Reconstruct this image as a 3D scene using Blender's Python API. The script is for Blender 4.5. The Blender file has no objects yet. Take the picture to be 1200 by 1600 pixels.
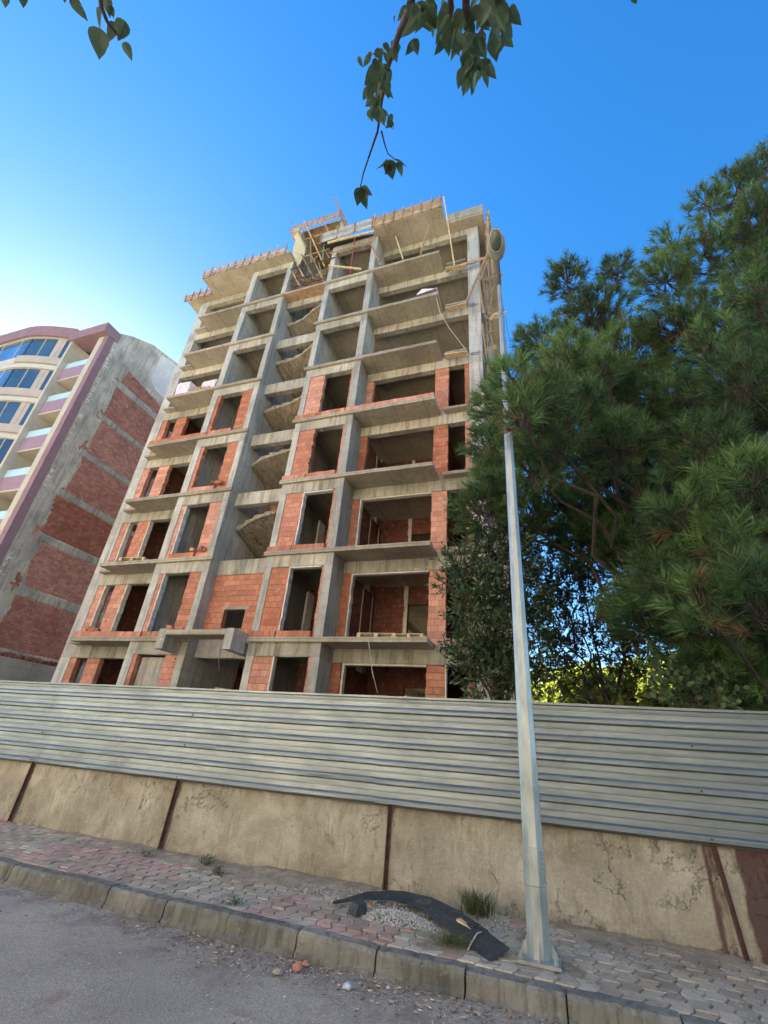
import bpy, math, random
import numpy as np
from mathutils import Vector, Matrix
random.seed(7); rng = np.random.default_rng(7)
S = bpy.context.scene; COL = S.collection
rad = math.radians
# ------------------------------------------------------------------ camera, sky, sun, exposure
YAW, PIT, ROL, FPX = -0.365448, 0.488761, 0.086976, 707.04
CAMZ = 1.55
cy, sy, cp, sp, cr, sr = math.cos(YAW), math.sin(YAW), math.cos(PIT), math.sin(PIT), math.cos(ROL), math.sin(ROL)
Fv = Vector((sy*cp, cy*cp, sp)); R0 = Vector((cy, -sy, 0)); U0 = R0.cross(Fv)
Rv = cr*R0 + sr*U0; Uv = -sr*R0 + cr*U0
cam_d = bpy.data.cameras.new('camera'); cam = bpy.data.objects.new('camera', cam_d); COL.objects.link(cam)
M = Matrix((Rv, Uv, -Fv)).transposed().to_4x4(); M.translation = Vector((0, 0, CAMZ)); cam.matrix_world = M
cam_d.sensor_fit = 'VERTICAL'; cam_d.sensor_height = 36; cam_d.lens = FPX/1600*36
cam_d.clip_start = 0.05; cam_d.clip_end = 3000
S.camera = cam
def ray(px, py): return Rv*(px-600) + Uv*(800-py) + Fv*FPX
def at(px, py, Y):
    d = ray(px, py); return Vector((0, 0, CAMZ)) + d*(Y/d.y)
def atz(px, py, z):
    d = ray(px, py); return Vector((0, 0, CAMZ)) + d*((z-CAMZ)/d.z)
SUN_AZ, SUN_EL = rad(-63), rad(24)          # azimuth from +Y towards +X
w = bpy.data.worlds.new('World'); S.world = w; w.use_nodes = True
nt = w.node_tree; nt.nodes.clear()
sky = nt.nodes.new('ShaderNodeTexSky'); sky.sky_type = 'NISHITA'; sky.sun_disc = False
sky.sun_elevation = SUN_EL; sky.sun_rotation = SUN_AZ
sky.air_density = 1.0; sky.dust_density = 0.24; sky.ozone_density = 1.6; sky.altitude = 0
hs = nt.nodes.new('ShaderNodeHueSaturation'); hs.inputs['Saturation'].default_value = 1.50; hs.inputs['Hue'].default_value = .506
bg = nt.nodes.new('ShaderNodeBackground'); bg.inputs['Strength'].default_value = 0.051
wo = nt.nodes.new('ShaderNodeOutputWorld')
gm = nt.nodes.new('ShaderNodeGamma'); gm.inputs[1].default_value = .88
nt.links.new(sky.outputs[0], gm.inputs[0]); nt.links.new(gm.outputs[0], hs.inputs['Color']); nt.links.new(hs.outputs[0], bg.inputs['Color']); nt.links.new(bg.outputs[0], wo.inputs['Surface'])
sd = bpy.data.lights.new('sun', 'SUN'); sd.energy = 5.0; sd.angle = rad(0.5); sd.color = (1.0, 0.9, 0.74)
so = bpy.data.objects.new('sun', sd); COL.objects.link(so)
dsun = Vector((math.sin(SUN_AZ)*math.cos(SUN_EL), math.cos(SUN_AZ)*math.cos(SUN_EL), math.sin(SUN_EL)))
so.rotation_euler = dsun.to_track_quat('Z', 'Y').to_euler(); so.location = (0, 0, 60)
S.view_settings.view_transform = 'Standard'; S.view_settings.look = 'None'
S.view_settings.exposure = 3.2; S.view_settings.gamma = 1
S.render.engine = 'CYCLES'
# ------------------------------------------------------------------ helpers
class MB:
    def __init__(s): s.v = []; s.f = []; s.c = []; s.cur = 1.0
    def add(s, vs, fs, c=None):
        o = len(s.v); s.v += [tuple(p) for p in vs]; s.f += [tuple(i+o for i in f) for f in fs]
        s.c += [s.cur if c is None else c]*len(vs)
    def box(s, x0, x1, y0, y1, z0, z1, c=None):
        s.add([(x0,y0,z0),(x1,y0,z0),(x1,y1,z0),(x0,y1,z0),(x0,y0,z1),(x1,y0,z1),(x1,y1,z1),(x0,y1,z1)],
              [(0,3,2,1),(4,5,6,7),(0,1,5,4),(1,2,6,5),(2,3,7,6),(3,0,4,7)], c)
    def bar(s, a, b, w, h=None, c=None, up=(0,0,1)):      # rectangular timber from a to b
        a = Vector(a); b = Vector(b); h = h or w; d = (b-a).normalized(); u = Vector(up)
        if abs(d.dot(u)) > .95: u = Vector((0,1,0))
        r = d.cross(u).normalized(); u = r.cross(d)
        P = []
        for p in (a, b):
            for i, j in ((-1,-1),(1,-1),(1,1),(-1,1)): P.append(p + r*(i*w/2) + u*(j*h/2))
        s.add(P, [(0,1,2,3),(7,6,5,4),(0,4,5,1),(1,5,6,2),(2,6,7,3),(3,7,4,0)], c)
    def tube(s, pts, rs, n=8, cap=True, c=None):
        pts = [Vector(p) for p in pts]; rs = rs if hasattr(rs, '__len__') else [rs]*len(pts)
        P = []; F = []
        t0 = (pts[1]-pts[0]).normalized(); u = t0.orthogonal().normalized()
        for i, p in enumerate(pts):
            t = (pts[min(i+1, len(pts)-1)] - pts[max(i-1, 0)]).normalized()
            u = (u - t*u.dot(t)).normalized(); v = t.cross(u)
            for k in range(n):
                a = 2*math.pi*k/n; P.append(p + (u*math.cos(a) + v*math.sin(a))*rs[i])
        for i in range(len(pts)-1):
            for k in range(n):
                F.append((i*n+k, i*n+(k+1)%n, (i+1)*n+(k+1)%n, (i+1)*n+k))
        if cap: F.append(tuple(range(n))[::-1]); F.append(tuple((len(pts)-1)*n+k for k in range(n)))
        s.add(P, F, c)
    def grid(s, fn, nu, nv, c=None):                       # fn(i,j)->point
        P = [fn(i/nu, j/nv) for j in range(nv+1) for i in range(nu+1)]
        s.add(P, [(j*(nu+1)+i, j*(nu+1)+i+1, (j+1)*(nu+1)+i+1, (j+1)*(nu+1)+i) for j in range(nv) for i in range(nu)], c)
    def prism(s, poly, axis, a, b, c=None):                # polygon extruded along axis ('x','y','z')
        def mk(p, t):
            return {'x': (t, p[0], p[1]), 'y': (p[0], t, p[1]), 'z': (p[0], p[1], t)}[axis]
        n = len(poly); P = [mk(p, a) for p in poly] + [mk(p, b) for p in poly]
        s.add(P, [tuple(range(n))[::-1], tuple(range(n, 2*n))] + [(i, (i+1)%n, n+(i+1)%n, n+i) for i in range(n)], c)
    def build(s, name, mat, parent=None, smooth=False):
        me = bpy.data.meshes.new(name); me.from_pydata(s.v, [], s.f)
        at_ = me.attributes.new('tint', 'FLOAT', 'POINT'); at_.data.foreach_set('value', s.c)
        for m in (mat if isinstance(mat, (list, tuple)) else [mat]): me.materials.append(m)
        if smooth: me.polygons.foreach_set('use_smooth', [True]*len(me.polygons))
        me.update(); o = bpy.data.objects.new(name, me); COL.objects.link(o)
        if parent: o.parent = parent
        return o
def raw_mesh(name, V, n_per, mat, tint, parent=None):      # V: (n*n_per,3) faces of n_per verts each
    V = np.asarray(V, dtype=np.float32).reshape(-1, 3); nf = len(V)//n_per
    me = bpy.data.meshes.new(name); me.vertices.add(len(V)); me.vertices.foreach_set('co', V.ravel())
    me.loops.add(len(V)); me.loops.foreach_set('vertex_index', np.arange(len(V), dtype=np.int32))
    me.polygons.add(nf); me.polygons.foreach_set('loop_start', np.arange(nf, dtype=np.int32)*n_per)
    me.polygons.foreach_set('loop_total', np.full(nf, n_per, dtype=np.int32))
    a = me.attributes.new('tint', 'FLOAT', 'POINT'); a.data.foreach_set('value', np.asarray(tint, dtype=np.float32))
    me.materials.append(mat); me.update(calc_edges=True); me.validate()
    o = bpy.data.objects.new(name, me); COL.objects.link(o)
    if parent: o.parent = parent
    return o
def tag(o, label=None, cat=None, group=None, kind=None):
    for k, v in (('label', label), ('category', cat), ('group', group), ('kind', kind)):
        if v: o[k] = v
    return o
def empty(name, loc, label, cat, group=None):
    o = bpy.data.objects.new(name, None); COL.objects.link(o); o.location = loc; o.empty_display_size = .3
    return tag(o, label, cat, group)
def kids(root):          # children built in world coordinates: keep them there under a root that is not at the origin
    Mi = Matrix.Translation(-Vector(root.location))
    for o in [c for c in bpy.data.objects if c.parent == root]:
        o.matrix_parent_inverse = Mi
# ------------------------------------------------------------------ materials
def newmat(name):
    m = bpy.data.materials.new(name); m.use_nodes = True; n = m.node_tree; n.nodes.clear()
    b = n.nodes.new('ShaderNodeBsdfPrincipled'); o = n.nodes.new('ShaderNodeOutputMaterial'); n.links.new(b.outputs[0], o.inputs[0])
    return m, n, b
class G:                 # tiny node-graph helper
    def __init__(s, n): s.n = n
    def node(s, t, **k):
        x = s.n.nodes.new(t)
        for a, v in k.items(): setattr(x, a, v)
        return x
    def link(s, a, b): s.n.links.new(a, b)
    def pos(s, scale=(1,1,1), off=(0,0,0)):
        g = s.node('ShaderNodeNewGeometry'); m = s.node('ShaderNodeMapping'); m.inputs['Scale'].default_value = scale; m.inputs['Location'].default_value = off
        s.link(g.outputs['Position'], m.inputs['Vector']); return m.outputs[0]
    def noise(s, vec, scale, detail=4, rough=.55, dist=0):
        x = s.node('ShaderNodeTexNoise'); x.inputs['Scale'].default_value = scale; x.inputs['Detail'].default_value = detail
        x.inputs['Roughness'].default_value = rough; x.inputs['Distortion'].default_value = dist; s.link(vec, x.inputs['Vector']); return x.outputs['Fac']
    def ramp(s, fac, stops):
        r = s.node('ShaderNodeValToRGB'); e = r.color_ramp.elements
        while len(e) > 1: e.remove(e[-1])
        e[0].position = stops[0][0]; e[0].color = (*stops[0][1], 1)
        for p, c in stops[1:]:
            q = e.new(p); q.color = (*c, 1)
        s.link(fac, r.inputs[0]); return r.outputs[0]
    def fr(s, fac, a, b, lo=0., hi=1.):                    # float remap clamp
        m = s.node('ShaderNodeMapRange'); m.inputs[1].default_value = a; m.inputs[2].default_value = b
        m.inputs[3].default_value = lo; m.inputs[4].default_value = hi; s.link(fac, m.inputs[0]); return m.outputs[0]
    def mix(s, fac, a, b, mode='MIX'):
        m = s.node('ShaderNodeMix', data_type='RGBA', blend_type=mode)
        if isinstance(fac, (int, float)): m.inputs[0].default_value = fac
        else: s.link(fac, m.inputs[0])
        for i, q in ((6, a), (7, b)):
            if isinstance(q, tuple): m.inputs[i].default_value = (*q, 1)
            else: s.link(q, m.inputs[i])
        return m.outputs[2]
    def math(s, op, a, b=None):
        m = s.node('ShaderNodeMath', operation=op)
        for i, q in ((0, a), (1, b)):
            if q is None: continue
            if isinstance(q, (int, float)): m.inputs[i].default_value = q
            else: s.link(q, m.inputs[i])
        return m.outputs[0]
    def bump(s, h, b, strength=.4, dist=.02):
        x = s.node('ShaderNodeBump'); x.inputs['Strength'].default_value = strength; x.inputs['Distance'].default_value = dist
        s.link(h, x.inputs['Height']); s.link(x.outputs[0], b.inputs['Normal'])
    def attr(s, name='tint'):
        a = s.node('ShaderNodeAttribute', attribute_name=name); return a.outputs['Fac']
    def tintmul(s, col):
        v = s.attr(); c = s.node('ShaderNodeCombineColor'); [s.link(v, c.inputs[i]) for i in range(3)]
        return s.mix(1.0, col, c.outputs[0], 'MULTIPLY')
def concrete(name, light, dark, sc=1.0, streak=.5, board=0.0, rough=.9, bumps=.35):
    m, n, b = newmat(name); g = G(n)
    a = g.noise(g.pos(), .55*sc, 6, .6, .3)
    col = g.ramp(a, [(.3, dark), (.5, tuple((x+y)/2 for x, y in zip(light, dark))), (.66, light)])
    st = g.noise(g.pos((3.5, 3.5, .35)), 1.6*sc, 5, .65)
    col = g.mix(g.math('MULTIPLY', g.fr(st, .48, .66), streak), col, tuple(x*.55 for x in dark))
    sp_ = g.noise(g.pos(off=(5, 3, 1)), 7*sc, 3, .7)
    col = g.mix(g.fr(sp_, .62, .72, 0, .45), col, tuple(min(1, x*1.35) for x in light))
    hc = g.noise(g.pos((1, 1, 1.6), (3, 9, 4)), 2.6*sc, 6, .8, .6); col = g.mix(g.fr(hc, .60, .66, 0, .55), col, tuple(x*.5 for x in dark)); col = g.mix(g.fr(hc, .40, .35, 0, .45), col, tuple(min(1, x*1.3) for x in light))
    oi = g.node('ShaderNodeObjectInfo'); hv = g.node('ShaderNodeHueSaturation'); g.link(g.fr(oi.outputs['Random'], 0, 1, .84, 1.1), hv.inputs['Value']); g.link(col, hv.inputs['Color']); col = hv.outputs[0]
    pit = g.noise(g.pos(off=(1, 8, 2)), 22*sc, 2, .6)
    col = g.mix(g.fr(pit, .69, .74, 0, .6), col, tuple(x*.35 for x in dark))
    h = g.math('ADD', g.math('MULTIPLY', a, 1.2), g.math('MULTIPLY', sp_, .6))
    if board:
        # formwork board lines every 0.5 m in height and faint vertical joints
        sx = g.node('ShaderNodeSeparateXYZ'); g.link(g.pos(), sx.inputs[0])
        fz = g.math('FRACT', g.math('MULTIPLY', sx.outputs[2], 2.02)); ln = g.math('LESS_THAN', fz, .035)
        fx = g.math('FRACT', g.math('MULTIPLY', sx.outputs[0], .83)); ln2 = g.math('LESS_THAN', fx, .02)
        l = g.math('MAXIMUM', ln, ln2)
        col = g.mix(g.math('MULTIPLY', l, board), col, tuple(x*.45 for x in dark)); h = g.math('SUBTRACT', h, g.math('MULTIPLY', l, .6))
    g.link(g.tintmul(col), b.inputs['Base Color']); b.inputs['Roughness'].default_value = rough
    g.bump(h, b, bumps, .03); return m
C_COL = concrete('concrete_column', (.53, .515, .465), (.32, .31, .275), 1.2, .6, .3)
C_BEAM = concrete('concrete_beam', (.53, .495, .405), (.29, .265, .21), 1.1, .8, .35)
C_SOFF = concrete('concrete_soffit', (.44, .39, .29), (.27, .235, .165), .8, .3, .7)
C_SLAB = concrete('concrete_slab', (.43, .385, .30), (.25, .22, .165), 1.1, .35, .6)
C_STAIR = concrete('concrete_stair', (.44, .36, .24), (.20, .16, .10), 2.6, .8, 0, bumps=.9)
C_PARTY = concrete('concrete_party', (.50, .46, .385), (.25, .235, .20), 1.3, .7, 0)
C_KERB = concrete('concrete_kerb', (.27, .255, .22), (.09, .085, .072), 2.8, .7, 0, bumps=.9)
C_BLOCK = concrete('block_wall', (.42, .38, .34), (.28, .25, .22), 1, .3, .4)
def stairmat():
    m, n, b = newmat('board_marked_soffit'); g = G(n); a = g.noise(g.pos((7, 1.6, 1.6)), 1.6, 5, .75, 1.5); c = g.noise(g.pos(), .9, 4, .6)
    col = g.ramp(a, [(.34, (.10, .075, .052)), (.48, (.33, .265, .18)), (.66, (.55, .48, .36))]); col = g.mix(g.fr(c, .5, .65, 0, .5), col, (.42, .40, .34))
    g.link(col, b.inputs['Base Color']); b.inputs['Roughness'].default_value = .9; g.bump(a, b, 1.0, .08); return m
STAIRM = stairmat()
def brick(name, c1, c2, mortar, bw=.24, rh=.19833, ms=.008, zoff=4.525, var=.35):
    m, n, b = newmat(name); g = G(n)
    sx = g.node('ShaderNodeSeparateXYZ'); g.link(g.pos(), sx.inputs[0])
    cx = g.node('ShaderNodeCombineXYZ'); g.link(g.math('ADD', sx.outputs[0], sx.outputs[1]), cx.inputs[0]); g.link(g.math('SUBTRACT', sx.outputs[2], zoff), cx.inputs[1])
    t = g.node('ShaderNodeTexBrick'); g.link(cx.outputs[0], t.inputs['Vector'])
    t.inputs['Scale'].default_value = 1; t.inputs['Brick Width'].default_value = bw; t.inputs['Row Height'].default_value = rh
    t.inputs['Mortar Size'].default_value = ms; t.inputs['Mortar Smooth'].default_value = .3; t.inputs['Bias'].default_value = 0
    t.inputs['Color1'].default_value = (*c1, 1); t.inputs['Color2'].default_value = (*c2, 1); t.inputs['Mortar'].default_value = (*mortar, 1)
    a = g.noise(g.pos(), 1.3, 6, .65); col = g.mix(g.fr(a, .45, .75, 0, var), t.outputs['Color'], tuple(x*.5 for x in c2))
    d = g.noise(g.pos(off=(4, 2, 9)), 6, 4, .7); col = g.mix(g.fr(d, .58, .72, 0, .6), col, (.58, .42, .32))
    ms_ = g.noise(g.pos((1.6, 1.6, .8), (7, 2, 5)), 2.1, 7, .78, .8); col = g.mix(g.fr(ms_, .60, .67, 0, .55), col, (.46, .41, .35))
    hl = g.noise(g.pos(off=(9, 1, 3)), 3.7, 2, .5); col = g.mix(g.fr(hl, .73, .75), col, (.03, .015, .01))
    oi = g.node('ShaderNodeObjectInfo'); hv = g.node('ShaderNodeHueSaturation'); g.link(g.fr(oi.outputs['Random'], 0, 1, .78, 1.12), hv.inputs['Value']); g.link(g.fr(oi.outputs['Random'], 0, 1, 1.05, .85), hv.inputs['Saturation']); g.link(col, hv.inputs['Color']); col = hv.outputs[0]
    gw = g.node('ShaderNodeTexWave', wave_type='BANDS', bands_direction='X'); gw.inputs['Scale'].default_value = 9; g.link(cx.outputs[0], gw.inputs['Vector'])
    h = g.math('ADD', g.math('MULTIPLY', t.outputs['Fac'], -1.0), g.math('MULTIPLY', gw.outputs['Fac'], .12)); h = g.math('ADD', h, g.math('MULTIPLY', d, .5))
    g.link(g.tintmul(col), b.inputs['Base Color']); b.inputs['Roughness'].default_value = .88; g.bump(h, b, .7, .015); return m
B_NEW = brick('clay_block', (.62, .255, .15), (.47, .17, .095), (.24, .11, .075), ms=.006)
B_OLD = brick('old_brick', (.46, .175, .115), (.29, .095, .06), (.19, .10, .075), .28, .14, .008, 0, .5)
B_INT = brick('shaded_interior_block', (.27, .085, .05), (.19, .06, .035), (.11, .06, .045))  # clay block in darkened colours, room shade painted into the inner walls
def simple(name, col, rough=.6, metal=0, var=.2, sc=6, bump=.1, stretch=(1,1,1), spec=None):
    m, n, b = newmat(name); g = G(n); a = g.noise(g.pos(stretch), sc, 5, .6)
    c = g.ramp(a, [(.3, tuple(x*(1-var) for x in col)), (.7, tuple(min(1, x*(1+var)) for x in col))])
    g.link(g.tintmul(c), b.inputs['Base Color']); b.inputs['Roughness'].default_value = rough; b.inputs['Metallic'].default_value = metal
    if bump: g.bump(a, b, bump, .01)
    return m
PLASTER = simple('white_plaster', (.66, .62, .55), .9, 0, .2, 8, .3)
TIMBER = simple('formwork_timber', (.33, .215, .12), .8, 0, .4, 9, .3, (1, 1, .4))
PLY = simple('formwork_board', (.36, .25, .15), .8, 0, .4, 4, .2)
PLYG = simple('weathered_board', (.37, .35, .32), .85, 0, .3, 5, .3)
REDST = simple('red_prop', (.30, .06, .05), .6, 0, .3, 20, .1)
GREENST = simple('green_prop', (.12, .30, .24), .6, 0, .3, 20, .1)
DARKST = simple('dark_steel', (.05, .045, .04), .6, 0, .4, 20, .1)
ROPE = simple('rope', (.5, .47, .38), .9, 0, .2, 20, 0)
RUST = simple('rusty_steel', (.085, .035, .025), .85, 0, .5, 14, .5)
GREYST = simple('lamp_head_grey', (.19, .20, .17), .5, 0, .12, 20, .05)
GREYTOP = simple('lamp_cover', (.33, .315, .26), .55, 0, .2, 10, .05)
GALV = simple('galvanised_pole', (.36, .39, .39), .42, .55, .28, 9, .10, (1, 1, .3))
PURPLE = simple('purple_render', (.25, .155, .18), .85, 0, .12, 3, .1)
LILAC = simple('lilac_render', (.30, .20, .27), .85, 0, .1, 3, .1)
CREAM = simple('cream_render', (.47, .435, .36), .85, 0, .1, 1.5, .1)
CREAM2 = simple('pale_render', (.52, .50, .45), .85, 0, .08, 1.5, .1)
GRAYB = simple('beige_parapet', (.42, .37, .33), .85, 0, .1, 1.5, .1)
MARK = simple('black_paint', (.06, .055, .05), .9, 0, .2, 10, 0)
WRAP = simple('plastic_wrap', (.72, .62, .62), .35, 0, .25, 9, .5)
def boardmat():
    m, n, b = newmat('dusty_black_board'); g = G(n); a = g.noise(g.pos(), 5, 6, .75); f = g.noise(g.pos(off=(2, 2, 2)), 34, 3, .7)
    col = g.ramp(a, [(.35, (.018, .021, .026)), (.6, (.045, .047, .05)), (.75, (.12, .11, .10))]); col = g.mix(g.fr(f, .66, .70), col, (.40, .39, .36))
    g.link(col, b.inputs['Base Color']); g.link(g.fr(a, .3, .7, .4, .85), b.inputs['Roughness']); g.bump(g.math('ADD', a, f), b, .5, .01); return m
BOARD = boardmat()
GRAVEL = simple('white_gravel', (.55, .54, .50), .9, 0, .4, 60, .9)
PALLET = simple('pallet_wood', (.55, .42, .24), .8, 0, .3, 8, .2)
GLASSB = None
def glassy(name, col, rough=.08, metal=.0):
    m, n, b = newmat(name); g = G(n)
    a = g.noise(g.pos((.7, .7, .25)), .8, 2, .5); c = g.ramp(a, [(.35, tuple(x*.6 for x in col)), (.65, col)])
    g.link(c, b.inputs['Base Color']); b.inputs['Roughness'].default_value = rough; b.inputs['IOR'].default_value = 1.9
    b.inputs['Metallic'].default_value = metal; a2 = g.noise(g.pos(), 1.2, 2); g.bump(a2, b, .06, .05); return m
GLASS_DK = glassy('window_glass_dark', (.05, .10, .17)); GLASS_BL = glassy('window_glass_blue', (.13, .27, .42), .12, .5)
m_, n_, b_ = newmat('balcony_glass'); b_.inputs['Base Color'].default_value = (.55, .78, .85, 1); b_.inputs['Roughness'].default_value = .1; b_.inputs['Alpha'].default_value = .75; GLASS_BA = m_
m_, n_, b_ = newmat('lamp_glass'); b_.inputs['Base Color'].default_value = (.07, .09, .08, 1); b_.inputs['Roughness'].default_value = .15; LAMPG = m_
def asphalt():
    m, n, b = newmat('asphalt'); g = G(n)
    a = g.noise(g.pos(), .9, 6, .6, .4); f = g.noise(g.pos(), 75, 4, .85); f2 = g.noise(g.pos(off=(3, 1, 0)), 30, 4, .8)
    col = g.ramp(a, [(.3, (.44, .37, .29)), (.55, (.60, .51, .41)), (.7, (.72, .62, .50))])
    col = g.mix(g.fr(f, .44, .56), g.mix(.5, col, (.14, .12, .10)), g.mix(.3, col, (.56, .51, .45)))
    col = g.mix(g.fr(f2, .62, .7, 0, .5), col, (.30, .29, .27))
    # reddish brick dust and dirt towards the kerb
    sx = g.node('ShaderNodeSeparateXYZ'); g.link(g.pos(), sx.inputs[0])
    d = g.noise(g.pos(off=(7, 7, 0)), 2.3, 5, .7, .6)
    near = g.fr(sx.outputs[1], 3.4, 4.6, 0, 1)
    k = g.math('MULTIPLY', g.fr(d, .47, .62), near)
    col = g.mix(g.math('MULTIPLY', k, .7), col, (.19, .115, .085))
    d2 = g.noise(g.pos(off=(17, 2, 0)), 1.7, 5, .75, 1.0); col = g.mix(g.fr(d2, .58, .68, 0, .6), col, (.36, .20, .17))
    g.link(col, b.inputs['Base Color']); b.inputs['Roughness'].default_value = .92
    h = g.math('ADD', g.math('MULTIPLY', f, 1.0), f2); g.bump(h, b, 1.0, .012); return m
ASPH = asphalt()
def pavermat(name, c):
    m, n, b = newmat(name); g = G(n)
    a = g.noise(g.pos(), 3, 5, .65); f = g.noise(g.pos(), 70, 3, .7)
    col = g.ramp(a, [(.3, tuple(x*.7 for x in c)), (.7, tuple(x*1.15 for x in c))])
    col = g.mix(g.fr(f, .4, .7, 0, .35), col, (.10, .085, .07))
    d = g.noise(g.pos(off=(2, 9, 0)), 1.6, 6, .7, .5); col = g.mix(g.fr(d, .44, .62, 0, .8), col, (.36, .30, .225))
    g.link(g.tintmul(col), b.inputs['Base Color']); b.inputs['Roughness'].default_value = .9; g.bump(f, b, .5, .005); return m
PAV_G = pavermat('grey_paver', (.56, .48, .37)); PAV_P = pavermat('pink_paver', (.58, .37, .30))
def soilmat(name, c1, c2):
    m, n, b = newmat(name); g = G(n); a = g.noise(g.pos(), 6, 8, .75); f = g.noise(g.pos(), 55, 4, .8)
    col = g.ramp(a, [(.35, c1), (.65, c2)]); col = g.mix(g.fr(f, .58, .68, 0, .7), col, (.42, .39, .33))
    col = g.mix(g.fr(f, .44, .36, 0, .7), col, (.05, .04, .03))
    g.link(col, b.inputs['Base Color']); b.inputs['Roughness'].default_value = .95; g.bump(g.math('ADD', a, f), b, .8, .012); return m
BED = soilmat('joint_dirt', (.06, .045, .03), (.11, .085, .06)); SOIL = soilmat('dusty_soil', (.22, .17, .12), (.44, .37, .28)); GROUND = soilmat('yard_soil', (.16, .13, .09), (.26, .22, .16))
def wallmat():
    m, n, b = newmat('yellowed_render'); g = G(n); sx = g.node('ShaderNodeSeparateXYZ'); g.link(g.pos(), sx.inputs[0])
    a = g.noise(g.pos(), 1.6, 7, .65, .5); col = g.ramp(a, [(.3, (.28, .25, .19)), (.5, (.40, .36, .285)), (.68, (.54, .50, .41))])
    st = g.noise(g.pos((5, 5, 1.5)), 1.1, 6, .75, 1.2); col = g.mix(g.fr(st, .50, .66, 0, .55), col, (.21, .165, .10))
    wh = g.noise(g.pos((9, 9, 1.0), (3, 0, 0)), 1.5, 6, .75); col = g.mix(g.fr(wh, .58, .68, 0, .4), col, (.66, .60, .45))
    top = g.math('MULTIPLY', g.fr(sx.outputs[2], .78, 1.04), g.fr(g.noise(g.pos((3, 3, .6)), 2.2, 5, .7), .38, .62)); col = g.mix(g.math('MULTIPLY', top, .8), col, (.115, .095, .06))
    bot = g.math('MULTIPLY', g.fr(sx.outputs[2], .42, .16), g.fr(g.noise(g.pos(off=(5, 0, 0)), 3, 6, .75), .4, .65)); col = g.mix(g.math('MULTIPLY', bot, .6), col, (.16, .125, .085))
    pits = g.noise(g.pos(off=(0, 4, 4)), 13, 3, .7); col = g.mix(g.fr(pits, .70, .74, 0, .75), col, (.10, .075, .045))
    cn = g.noise(g.pos(off=(6, 6, 6)), 1.3, 9, .68, .3); ck = g.fr(g.math('ABSOLUTE', g.math('SUBTRACT', cn, .5)), .0035, .0015); msk = g.fr(g.noise(g.pos(off=(8, 1, 1)), .9, 2), .50, .56)
    ck = g.math('MULTIPLY', ck, msk); col = g.mix(g.math('MULTIPLY', ck, .7), col, (.10, .08, .055))
    gr = g.noise(g.pos(off=(2, 3, 4)), 45, 3, .8); col = g.mix(g.fr(gr, .55, .70, 0, .45), col, (.20, .17, .12)); col = g.mix(g.fr(gr, .42, .34, 0, .35), col, (.62, .57, .46))
    # maroon paint smeared on the right end of the wall
    pn = g.noise(g.pos((2.2, 2.2, .5), (1, 0, 0)), 2.4, 6, .7, .3)
    px_ = g.fr(sx.outputs[0], 1.45, 1.68, -.25, .5); k = g.fr(g.math('ADD', pn, px_), .50, .60)
    px2 = g.math('COMPARE', sx.outputs[0], 1.30); px2 = g.fr(g.math('ABSOLUTE', g.math('SUBTRACT', sx.outputs[0], 1.33)), .07, .045)
    k = g.math('MAXIMUM', k, g.math('MULTIPLY', px2, g.fr(pn, .35, .5)))
    col = g.mix(g.math('MULTIPLY', k, .88), col, (.085, .035, .035))
    g.link(col, b.inputs['Base Color']); b.inputs['Roughness'].default_value = .93
    f = g.noise(g.pos(), 24, 6, .75); g.bump(g.math('ADD', g.math('ADD', g.math('MULTIPLY', a, 2.0), f), g.math('MULTIPLY', ck, -1.5)), b, .9, .022); return m
WALLM = wallmat()
def sheetmat():
    m, n, b = newmat('galvanised_sheet'); g = G(n)
    a = g.noise(g.pos((.35, 1, 5)), 3, 6, .7, .2); s2 = g.noise(g.pos((1.2, 1, 2.2)), 1.1, 5, .7, .6); fx = g.noise(g.pos((.5, 1, 30)), 6, 3, .6)
    col = g.ramp(a, [(.3, (.19, .22, .235)), (.55, (.255, .29, .305)), (.75, (.33, .37, .385))])
    col = g.mix(g.fr(s2, .48, .66, 0, .3), col, (.17, .18, .175))
    b.inputs['Metallic'].default_value = .78
    g.link(g.tintmul(col), b.inputs['Base Color'])
    r = g.math('ADD', g.fr(s2, .35, .7, .34, .50), g.math('MULTIPLY', fx, .10)); g.link(r, b.inputs['Roughness'])
    h = g.math('ADD', g.math('MULTIPLY', g.noise(g.pos((.6, 1, 1.6)), 2.2, 3, .5), 1.0), g.math('MULTIPLY', fx, .10)); g.bump(h, b, .22, .009); return m
SHEET = sheetmat()
def leafmat(name, c1, c2, rough=.5, trans=.25, dead=None):
    m, n, b = newmat(name); g = G(n); v = g.attr(); col = g.ramp(v, [(0, dead), (.02, dead), (.04, c1), (1, c2)] if dead else [(0, c1), (1, c2)])
    nz = g.noise(g.pos(), 1.1, 3, .6); col = g.mix(g.fr(nz, .42, .62, 0, .45), col, tuple(x*.6 for x in c1))
    g.link(col, b.inputs['Base Color']); b.inputs['Roughness'].default_value = rough
    tr = g.node('ShaderNodeBsdfTranslucent'); g.link(col, tr.inputs[0]); mx = g.node('ShaderNodeMixShader'); mx.inputs[0].default_value = trans
    out = [x for x in n.nodes if x.type == 'OUTPUT_MATERIAL'][0]; g.link(b.outputs[0], mx.inputs[1]); g.link(tr.outputs[0], mx.inputs[2]); g.link(mx.outputs[0], out.inputs[0]); return m
NEEDLE = leafmat('pine_needles', (.030, .080, .026), (.19, .32, .095), .55, .25, (.20, .12, .055))
LAUREL = leafmat('laurel_leaves', (.030, .060, .022), (.11, .17, .06), .38, .2)
DARKLF = leafmat('dark_leaves', (.025, .045, .016), (.085, .125, .045), .5, .25)
SUNLF = leafmat('sunlit_leaves', (.10, .15, .02), (.30, .32, .05), .6, .5)
POPLF = leafmat('hanging_leaves', (.07, .11, .05), (.20, .26, .13), .45, .5)
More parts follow.
